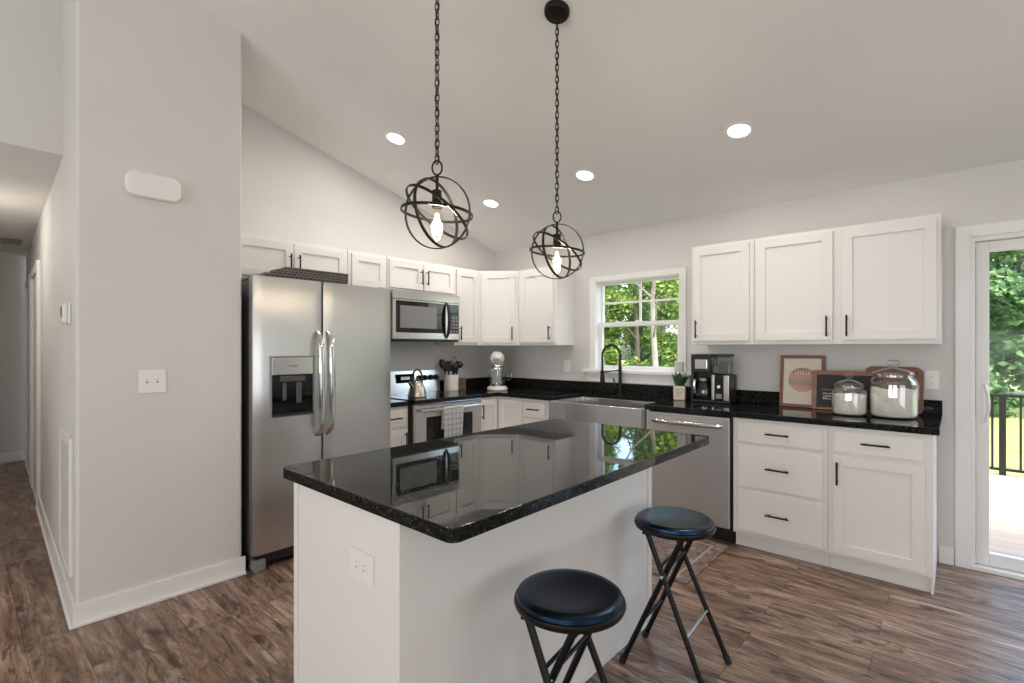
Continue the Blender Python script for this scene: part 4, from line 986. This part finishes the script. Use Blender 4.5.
# jars of flour
def jar(label, loc, r, h, fill, nuts, knob_m):
    t = thing('glass_jar', label, 'jar', loc, 0, 'glass storage jars')
    b = r * 0.97
    bm = BM(); lathe(bm, [(0, 0), (b * 0.9, 0), (b, 0.012), (r, h * 0.15), (r, h * 0.78), (r * 0.93, h * 0.88), (r * 0.80, h * 0.95), (r * 0.80, h), (r * 0.77, h), (r * 0.77, h * 0.95), (r * 0.9, h * 0.87), (r * 0.975, h * 0.77), (r * 0.975, h * 0.15), (b * 0.96, 0.016), (0, 0.008)], seg=40); obj('jar_body', bm, 'jarglass', t)
    rf = r * 0.965
    bm = BM(); fz = h * fill
    rows = [[(rf * 0.9, 0.009), (rf * 0.985, 0.02), (rf, h * 0.15)]]
    lathe(bm, [(0, 0.0085), (rf * 0.9, 0.009), (rf * 0.985, 0.02), (rf, h * 0.15), (rf, fz - 0.004), (rf * 0.7, fz + 0.006), (rf * 0.3, fz + 0.002), (0, fz)], seg=40)
    for v_ in bm.verts:
        if v_.co.z > fz - 0.01: v_.co.z += 0.006 * math.sin(5 * math.atan2(v_.co.y, v_.co.x) + 1) * min(1, math.hypot(v_.co.x, v_.co.y) / r)
    obj('flour', bm, 'flour', t)
    if nuts:
        bm = BM(); lathe(bm, [(0, fz - 0.005), (rf * 0.7, fz), (rf * 0.997, fz - 0.012), (rf * 0.995, fz + 0.012), (rf * 0.96, h * 0.81), (rf * 0.5, h * 0.835), (0, h * 0.83)], seg=40)
        for v_ in bm.verts:
            v_.co.z += rnd.uniform(-0.006, 0.006); 
        o = obj('pecans', bm, 'pecan', t); o['kind'] = 'stuff'
    lz = h + 0.001
    bm = BM(); lathe(bm, [(0, lz - 0.012), (r * 0.72, lz - 0.012), (r * 0.74, lz), (r * 0.86, lz), (r * 0.88, lz + 0.006), (r * 0.84, lz + 0.016), (r * 0.5, lz + 0.032), (r * 0.16, lz + 0.042), (0, lz + 0.043)], seg=36); ld = obj('lid', bm, knob_m[0], t)
    bm = BM(); k = r * 0.24; z0 = lz + 0.042; lathe(bm, [(k * 0.6, z0), (k * 0.55, z0 + k * 0.3), (k * 1.1, z0 + k * 0.8), (k * 1.15, z0 + k * 1.3), (k * 0.7, z0 + k * 1.65), (0, z0 + k * 1.7)], seg=20); obj('knob', bm, knob_m[1], ld)
    return t
jar('smaller glass jar of white flour in front of the chalkboard sign', (3.418, -0.300, CZ), 0.096, 0.182, 0.70, False, ('jarglass', 'jarglass'))
jar('large glass jar of flour topped with brown nuts, near the counter end', (3.640, -0.248, CZ), 0.124, 0.262, 0.72, True, ('jarglass', 'jarglass'))

# outlets and switches
plate('wall_outlet', 'white outlet on the wall behind the stand mixer, left of the window', 'outlet', (0.994, -0.0003, 1.155), 0)
plate('wall_outlet', 'white outlet on the wall right of the large flour jar', 'outlet', (3.815, -0.0003, 1.14), 0)
plate('wall_outlet', 'white outlet on the left wall between the wooden box and the mixer', 'outlet', (0.0003, -0.60, 1.155), A90)
plate('light_switch', 'white double light switch plate on the tall wall beside the refrigerator', 'switch', (PX + 0.0003, -3.430, 1.168), A90, w=0.122, h=0.122, kind=2)
# door chime: long white rounded plate
t = thing('door_chime', 'white rounded door chime box high on the tall wall', 'door chime', (PX + 0.0004, -3.428, 2.190), A90)
bm = BM(); prism(bm, [(-0.122, -0.064), (0.122, -0.064), (0.122, 0.064), (-0.122, 0.064)], 0.0, 0.042, 0.010, 3, 0.045)
bmesh.ops.transform(bm, matrix=Matrix.Rotation(R(90), 4, 'X'), verts=bm.verts[:]); obj('cover', bm, 'plastic', t)
bm = BM(); prism(bm, [(-0.118, -0.048), (0.118, -0.048), (0.118, 0.048), (-0.118, 0.048)], 0.0, 0.001); bm.free()
# thermostat and return-air grille on the hall side
t = thing('thermostat', 'small white and grey thermostat on the hall side of the tall wall', 'thermostat', (*HL[:2], 1.52), HROT)
bm = BM(); bx(bm, 0.20, 0.33, 0.0005, 0.012, -0.055, 0.055, 0.004); obj('back_plate', bm, 'plastic', t)
bm = BM(); bx(bm, 0.205, 0.325, 0.0122, 0.034, -0.05, 0.05, 0.006); th = obj('case', bm, 'plastic', t)
bm = BM(); bx(bm, 0.225, 0.305, 0.0342, 0.0355, -0.015, 0.035); obj('screen', bm, 'greyplastic', th)
t = thing('return_air_grille', 'tall white slatted return-air grille low on the hall side wall', 'vent', (*HL[:2], 0.20), HROT)
bm = BM(); frame(bm, 0.12, 0.66, 0, 0.69, 0.035, 0.0005, 0.016, 0.002); obj('grille_frame', bm, 'trim', t)
bm = BM()
for k in range(30): bx(bm, 0.155, 0.625, 0.002, 0.012, 0.042 + k * 0.0205, 0.053 + k * 0.0205)
obj('slats', bm, 'trim', t)
bm = BM(); bx(bm, 0.155, 0.625, 0.0004, 0.0018, 0.036, 0.654); obj('backing', bm, 'slot', t)
t = thing('ceiling_vent', 'grey ceiling vent at the far end of the hall', 'vent', (-3.3, -3.78, 2.4395))
bm = BM(); frame(bm, -0.20, 0.20, -0.15, 0.15, 0.03, 0, 0.01, 0.002); bmesh.ops.transform(bm, matrix=Matrix.Rotation(R(90), 4, 'X'), verts=bm.verts[:]); obj('vent_frame', bm, 'trim', t)
bm = BM()
for k in range(11): bx(bm, -0.17, 0.17, -0.115 + k * 0.022, -0.105 + k * 0.022, -0.008, -0.001)
obj('slats', bm, 'slot', t)

# ------------------------------------------------------------------ pendants
def pendant(label, x, y, zc, rad, spin):
    top = cz(y)
    t = thing('pendant_light', label, 'pendant light', (x, y, zc), 0, 'orb pendants over the island')
    L = top - zc
    tilt = math.atan(SLOPE)
    bm = BM(); lathe(bm, [(0, -0.034), (0.02, -0.034), (0.055, -0.028), (0.062, -0.018), (0.063, -0.001), (0, -0.001)], seg=32)
    bmesh.ops.transform(bm, matrix=Matrix.Translation((0, 0, L)) @ Matrix.Rotation(-tilt, 4, 'X'), verts=bm.verts[:]); cn = obj('canopy', bm, 'bronze', t)
    bm = BM(); z0 = rad + 0.055; z1 = L - 0.034; n = int(round((z1 - z0) / 0.029)); st = (z1 - z0) / n
    for k in range(n):
        c = z0 + st * (k + 0.5); a = 0.35 + (PI / 2 if k % 2 else 0); h = st / 2 + 0.006; wd = 0.0085
        pts = []
        for i in range(12):
            q_ = 2 * PI * i / 12
            pts.append((wd * math.cos(q_) * math.cos(a), wd * math.cos(q_) * math.sin(a), c + h * math.sin(q_)))
        tube(bm, pts, 0.0024, 5, True)
    obj('chain', bm, 'bronze', t)
    bm = BM(); tube(bm, [(0.012 * math.sin(k * 1.2) * 0.4, 0.004 * math.cos(k * 1.2), z0 + (z1 - z0) * k / 40) for k in range(41)], 0.0018, 5); obj('cord', bm, 'blackplastic', t)
    bm = BM(); tube(bm, [(0.020 * math.cos(2 * PI * i / 18), 0.020 * math.sin(2 * PI * i / 18) * 0.8, rad + 0.035 + 0.026 * math.sin(2 * PI * i / 18)) for i in range(18)], 0.0035, 6, True); 
    bm.free(); bm = BM(); tube(bm, [(0.019 * math.cos(2 * PI * i / 18) * 0.80, 0.019 * math.cos(2 * PI * i / 18) * 0.6, rad + 0.036 + 0.027 * math.sin(2 * PI * i / 18)) for i in range(18)], 0.0035, 6, True); obj('loop', bm, 'bronze', t)
    bm = BM(); cyl(bm, (0, 0, rad - 0.052), (0, 0, rad + 0.012), 0.006); cyl(bm, (0, 0, rad - 0.115), (0, 0, rad - 0.05), 0.0195, 0.0185, 18); obj('socket', bm, 'bronze', t)
    bz = rad - 0.115
    bm = BM(); lathe(bm, [(0.012, bz), (0.016, bz - 0.015), (0.030, bz - 0.055), (0.032, bz - 0.075), (0.026, bz - 0.105), (0.012, bz - 0.125), (0, bz - 0.128)], seg=20); bl = obj('bulb', bm, 'bulbglass', t)
    bm = BM(); lathe(bm, [(0, bz - 0.02), (0.006, bz - 0.022), (0.010, bz - 0.05), (0.011, bz - 0.08), (0.006, bz - 0.098), (0, bz - 0.10)], seg=12); obj('filament', bm, 'filament', bl)
    # rings: two upright, one level, two tilted
    cs, sn = math.cos(spin), math.sin(spin)
    def rot(v): return (v[0] * cs - v[1] * sn, v[0] * sn + v[1] * cs, v[2])
    for nrm, rr, w_ in (((0.42, 0.9, 0.10), 0.985, 0.011), ((0.80, -0.58, 0.16), 0.97, 0.011), ((0.08, -0.02, 1), 0.995, 0.010), ((0.58, 0.14, 0.80), 1.04, 0.010)):
        bm = BM(); band(bm, (0, 0, 0), rad * rr, rot(nrm), w_, 0.0045, 56); obj('ring', bm, 'bronze', t)
    light('pendant_bulb_light', 'POINT', (x, y, zc + bz - 0.065), 7, (1.0, 0.82, 0.62), radius=0.03)
    return t
pendant('orb cage pendant on a long chain hanging over the near end of the island', 2.475, -2.914, 1.852, 0.134, math.atan2(0.77, 0.64))
pendant('orb cage pendant whose round ceiling canopy shows, over the window end of the island', 2.475, -2.160, 1.815, 0.134, math.atan2(0.60, 0.80) + 0.12)

# recessed downlights in the sloped ceiling
labels = ['recessed ceiling light between the tall wall and the near pendant chain', 'recessed ceiling light above the diagonal corner cabinet', 'recessed ceiling light above and left of the kitchen window', 'recessed ceiling light above the wall cabinets right of the window']
for k, (x, y) in enumerate(((0.772, -1.902), (0.770, -0.871), (1.805, -0.902), (2.940, -0.927))):
    t = thing('recessed_light', labels[k], 'ceiling light', (x, y, cz(y)), 0, 'recessed ceiling lights', (-math.atan(SLOPE), 0, 0))
    bm = BM(); lathe(bm, [(0.062, -0.001), (0.088, -0.001), (0.090, -0.004), (0.085, -0.008), (0.066, -0.009), (0.062, -0.004)], seg=36); bmesh.ops.remove_doubles(bm, verts=bm.verts[:], dist=1e-6); obj('trim_ring', bm, 'plastic', t)
    bm = BM(); lathe(bm, [(0, -0.0012), (0.0615, -0.0012), (0.0615, -0.0045), (0.03, -0.006), (0, -0.0065)], seg=32); obj('lens', bm, 'lens', t)
    lt = light('recessed_lamp', 'AREA', (x, y - 0.004, cz(y) - 0.014), 7, (1.0, 0.93, 0.84), (-math.atan(SLOPE), 0, 0), 0.12)
# hall ceiling lamp (out of frame, lights the hall)
t = thing('hall_ceiling_lamp', 'round flush lamp on the hall ceiling', 'ceiling light', (-1.3, -4.32, 2.4395))
bm = BM(); lathe(bm, [(0.10, -0.0005), (0.15, -0.0005), (0.15, -0.02), (0.13, -0.025), (0, -0.025), (0, -0.0005), (0.10, -0.0005)], seg=28); obj('lamp_base', bm, 'plastic', t)
bm = BM(); lathe(bm, [(0.13, -0.026), (0.12, -0.06), (0.07, -0.085), (0, -0.092), (0, -0.026)], seg=28); obj('lamp_shade', bm, 'lens', t)
light('hall_lamp', 'POINT', (-1.3, -4.32, 2.22), 10, (1.0, 0.90, 0.78), radius=0.1)

# ------------------------------------------------------------------ stools
def stool(label, loc, rz):
    t = thing('bar_stool', label, 'stool', loc, rz, 'folding stools at the island')
    H = 0.621; r = 0.158
    bm = BM(); lathe(bm, [(0, H - 0.022), (r * 0.97, H - 0.022), (r * 1.0, H - 0.012), (r * 0.985, H - 0.002), (r * 0.93, H + 0.004), (r * 0.8, H + 0.005), (r * 0.55, H + 0.0), (0, H - 0.003)], seg=48); obj('seat', bm, 'vinyl', t)
    bm = BM(); lathe(bm, [(0, H - 0.040), (r * 0.93, H - 0.040), (r * 1.02, H - 0.034), (r * 1.045, H - 0.024), (r * 1.03, H - 0.015), (r * 1.0, H - 0.0125), (0, H - 0.0225)], seg=48); obj('seat_rim', bm, 'black', t)
    spread = 0.178; top = 0.068
    for s, hw, lab in ((1, 0.122, 'outer'), (-1, 0.096, 'inner')):
        for q_ in (-1, 1):
            y = q_ * hw; y2 = q_ * (hw + 0.024)
            bm = BM(); tube(bm, [(-s * top, y, H - 0.042), (s * spread, y2, 0.012)], 0.0112, 12); lg = obj('leg', bm, 'black', t)
            bm = BM(); d = Vector((s * spread + s * top, y2 - y, 0.012 - H + 0.042)).normalized(); e = Vector((s * spread, y2, 0.012)); cyl(bm, e - d * 0.022, e + d * 0.010, 0.0142, seg=12); bx(bm, e.x - 0.009, e.x + 0.009, e.y - 0.009, e.y + 0.009, 0.0, 0.012, 0.002); obj('rubber_foot', bm, 'rubber', lg)
        f1 = 0.66; px = -s * top + (s * spread + s * top) * f1; pz = (H - 0.042) + (0.012 - H + 0.042) * f1
        bm = BM(); cyl(bm, (px, -hw - 0.008, pz), (px, hw + 0.008, pz), 0.0075, seg=10); obj('crossbar', bm, 'polished' if s > 0 else 'black', t)
        f1 = 0.22; px = -s * top + (s * spread + s * top) * f1; pz = (H - 0.042) + (0.012 - H + 0.042) * f1
        bm = BM(); cyl(bm, (px, -hw - 0.002, pz), (px, hw + 0.002, pz), 0.0065, seg=10); obj('crossbar', bm, 'black', t)
        bm = BM(); bx(bm, -s * top - 0.02, -s * top + 0.02, -hw - 0.010, hw + 0.010, H - 0.048, H - 0.0402, 0.002); obj('hinge_plate', bm, 'black', t)
    f1 = top / (top + spread); pz = (H - 0.042) + (0.012 - H + 0.042) * f1
    for q_ in (-1, 1):
        bm = BM(); cyl(bm, (0, q_ * 0.098, pz), (0, q_ * 0.145, pz), 0.0065, seg=10); obj('pivot_bolt', bm, 'chrome', t)
    return t
s1 = stool('round folding stool with plain black top below the near corner of the counter', (3.078, -2.910, 0), R(8))
s2 = dup(s1, (3.040, -2.090, 0), R(4), 'round folding stool with blue sheen on its black seat, nearer the dishwasher')

# rug in front of the sink
t = thing('runner_rug', 'faded red and cream patterned runner rug on the floor before the dishwasher', 'rug', (0.95, -1.36, 0.0))
RL, RWd = 1.84, 0.72
bm = BM(); bx(bm, 0.0, RL, 0.0, RWd, 0.0008, 0.008, 0.002); obj('rug_field', bm, 'rug', t)
bm = BM()
for a, b, c, d in ((0.012, 0.027, 0.012, RWd - 0.012), (RL - 0.027, RL - 0.012, 0.012, RWd - 0.012), (0.027, RL - 0.027, 0.012, 0.027), (0.027, RL - 0.027, RWd - 0.027, RWd - 0.012)): bx(bm, a, b, c, d, 0.0081, 0.0087)
obj('rug_border', bm, 'rugborder', t)
bm = BM()
for a, b, c, d in ((0.075, 0.09, 0.075, RWd - 0.075), (RL - 0.09, RL - 0.075, 0.075, RWd - 0.075), (0.09, RL - 0.09, 0.075, 0.09), (0.09, RL - 0.09, RWd - 0.09, RWd - 0.075)): bx(bm, a, b, c, d, 0.0081, 0.0087)
obj('rug_stripe', bm, 'rugcream', t)

# ------------------------------------------------------------------ outdoors
bm = BM(); bx(bm, 2.6, 9.5, 0.16, 4.12, -0.20, -0.15); struct('deck', bm, 'deck')
bm = BM(); bx(bm, -40, 40, 4.13, 60, -0.75, -0.50); bx(bm, -40, 2.59, 0.14, 4.13, -0.75, -0.50); struct('lawn', bm, 'grass')
t = thing('deck_railing', 'black metal railing along the outer edge of the deck', 'railing', (2.6, 4.07, -0.15))
bm = BM(); bx(bm, 0.0, 6.9, -0.035, 0.035, 0.915, 0.950, 0.004); obj('top_rail', bm, 'black', t)
bm = BM(); bx(bm, 0.0, 6.9, -0.018, 0.018, 0.05, 0.08, 0.003); obj('bottom_rail', bm, 'black', t)
for k in range(5):
    bm = BM(); x = k * 1.70; bx(bm, x, x + 0.06, -0.03, 0.03, 0, 0.914, 0.003); obj('post', bm, 'black', t)
bal = None
for k in range(57):
    x = 0.11 + k * 0.118
    if min(abs(x - (j * 1.70 + 0.03)) for j in range(5)) < 0.05: continue
    if bal is None:
        bm = BM(); bx(bm, -0.010, 0.010, -0.010, 0.010, 0.081, 0.9145); bal = obj('baluster', bm, 'black', t); bal.location = (x, 0, 0)
    else:
        c = bal.copy(); C.objects.link(c); c.parent = t; c.location = (x, 0, 0)

def crown_mesh(name, seed, H, spread, n, low, leaf, m_):
    rr = random.Random(seed); vs = []; fs = []
    blobs = []
    for k in range(34):
        z = low + (H - low) * (k + 0.5) / 34; u = (z - low) / (H - low)
        rad = spread * (0.55 + 0.45 * math.sin(PI * min(1, u * 0.9 + 0.1)))
        a = rr.uniform(0, 2 * PI); d = rad * math.sqrt(rr.random())
        blobs.append((d * math.cos(a), d * math.sin(a), z, rr.uniform(0.45, 0.85)))
    for i in range(n):
        bx_, by_, bz_, br_ = blobs[rr.randrange(len(blobs))]
        d = Vector((rr.gauss(0, 1), rr.gauss(0, 1), rr.gauss(0, 0.75))).normalized() * br_ * rr.random() ** 0.45
        p = Vector((bx_, by_, bz_)) + d
        a = Vector((rr.gauss(0, 1), rr.gauss(0, 1), rr.gauss(0, 0.5))).normalized(); b = a.orthogonal().normalized()
        b = (Matrix.Rotation(rr.uniform(0, 6.28), 3, a) @ b)
        s = leaf * rr.uniform(0.6, 1.25); k = len(vs)
        vs += [p - a * s, p + b * s * 0.5, p + a * s, p - b * s * 0.5]; fs.append((k, k + 1, k + 2, k + 3))
    me = bpy.data.meshes.new(name); me.from_pydata(vs, [], fs); me.materials.append(M[m_]); return me
def tree(label, group, seed, H, spread, n, low, leaf, m_, bark, tr=0.11):
    t = thing('leafy_tree', label, 'tree', (0, 0, -0.5), 0, group)
    o = bpy.data.objects.new('crown', crown_mesh('crown', seed, H, spread, n, low, leaf, m_)); C.objects.link(o); o.parent = t
    rr = random.Random(seed); bm = BM()
    pts = [Vector((rr.uniform(-0.1, 0.1) * k * 0.3, rr.uniform(-0.1, 0.1) * k * 0.3, -0.05 + H * 0.8 * k / 6)) for k in range(7)]
    tube(bm, pts, [tr * (1 - 0.11 * k) for k in range(7)], 9)
    for k in (2, 3, 4, 5):
        a = rr.uniform(0, 6.28); d = Vector((math.cos(a), math.sin(a), 0.9)); tube(bm, [pts[k], pts[k] + d * 0.5 * spread, pts[k] + d * 0.8 * spread + Vector((0, 0, 0.3))], [tr * 0.4, tr * 0.28, tr * 0.12], 6)
    obj('trunk', bm, bark, t)
    return t
GW = 'woods behind the kitchen window'; GD = 'trees at the far edge of the lawn'
LW = 'sunlit leafy tree in the woods seen through the kitchen window'
LD = 'green leafy tree beyond the lawn seen through the sliding door'
tw = [tree(LW, GW, 11, 8.0, 1.55, 15000, 0.2, 0.09, 'foliage', 'bark', 0.10), tree(LW, GW, 12, 8.5, 1.6, 15000, 0.5, 0.09, 'foliage2', 'bark', 0.13), tree('slim pale-barked tree standing out in the kitchen window woods', GW, 13, 8.0, 1.0, 1800, 3.4, 0.08, 'foliage', 'palebark', 0.095)]
r3 = random.Random(21)
tw[0].location = (-4.0, 11.0, -0.5); tw[1].location = (-8.2, 11.6, -0.5); tw[2].location = (-2.0, 8.2, -0.5)
n_ = 0
for row, (y, x0, x1) in enumerate(((11.3, -12.4, -10), (15.6, -13.6, 0), (19.9, -15.8, 1), (24.2, -18, 1))):
    x = x0
    while x < x1:
        dup(tw[n_ % 2], (x + r3.uniform(-0.15, 0.15), y + r3.uniform(-0.15, 0.15), -0.5), r3.uniform(0, 6.28)); x += 4.25; n_ += 1
td = [tree(LD, GD, 31, 8.0, 1.6, 9000, 0.2, 0.13, 'foliage2', 'bark', 0.13), tree(LD, GD, 32, 7.4, 1.6, 9000, 0.1, 0.13, 'foliage', 'bark', 0.12)]
td[0].location = (4.3, 14.6, -0.5); td[1].location = (8.6, 14.8, -0.5)
n_ = 0
for y, x0, x1 in ((14.7, 12.9, 14), (19.0, 2.4, 16), (23.3, 5.0, 19)):
    x = x0
    while x < x1:
        dup(td[n_ % 2], (x + r3.uniform(-0.15, 0.15), y + r3.uniform(-0.15, 0.15), -0.5), r3.uniform(0, 6.28)); n_ += 1; x += 4.3
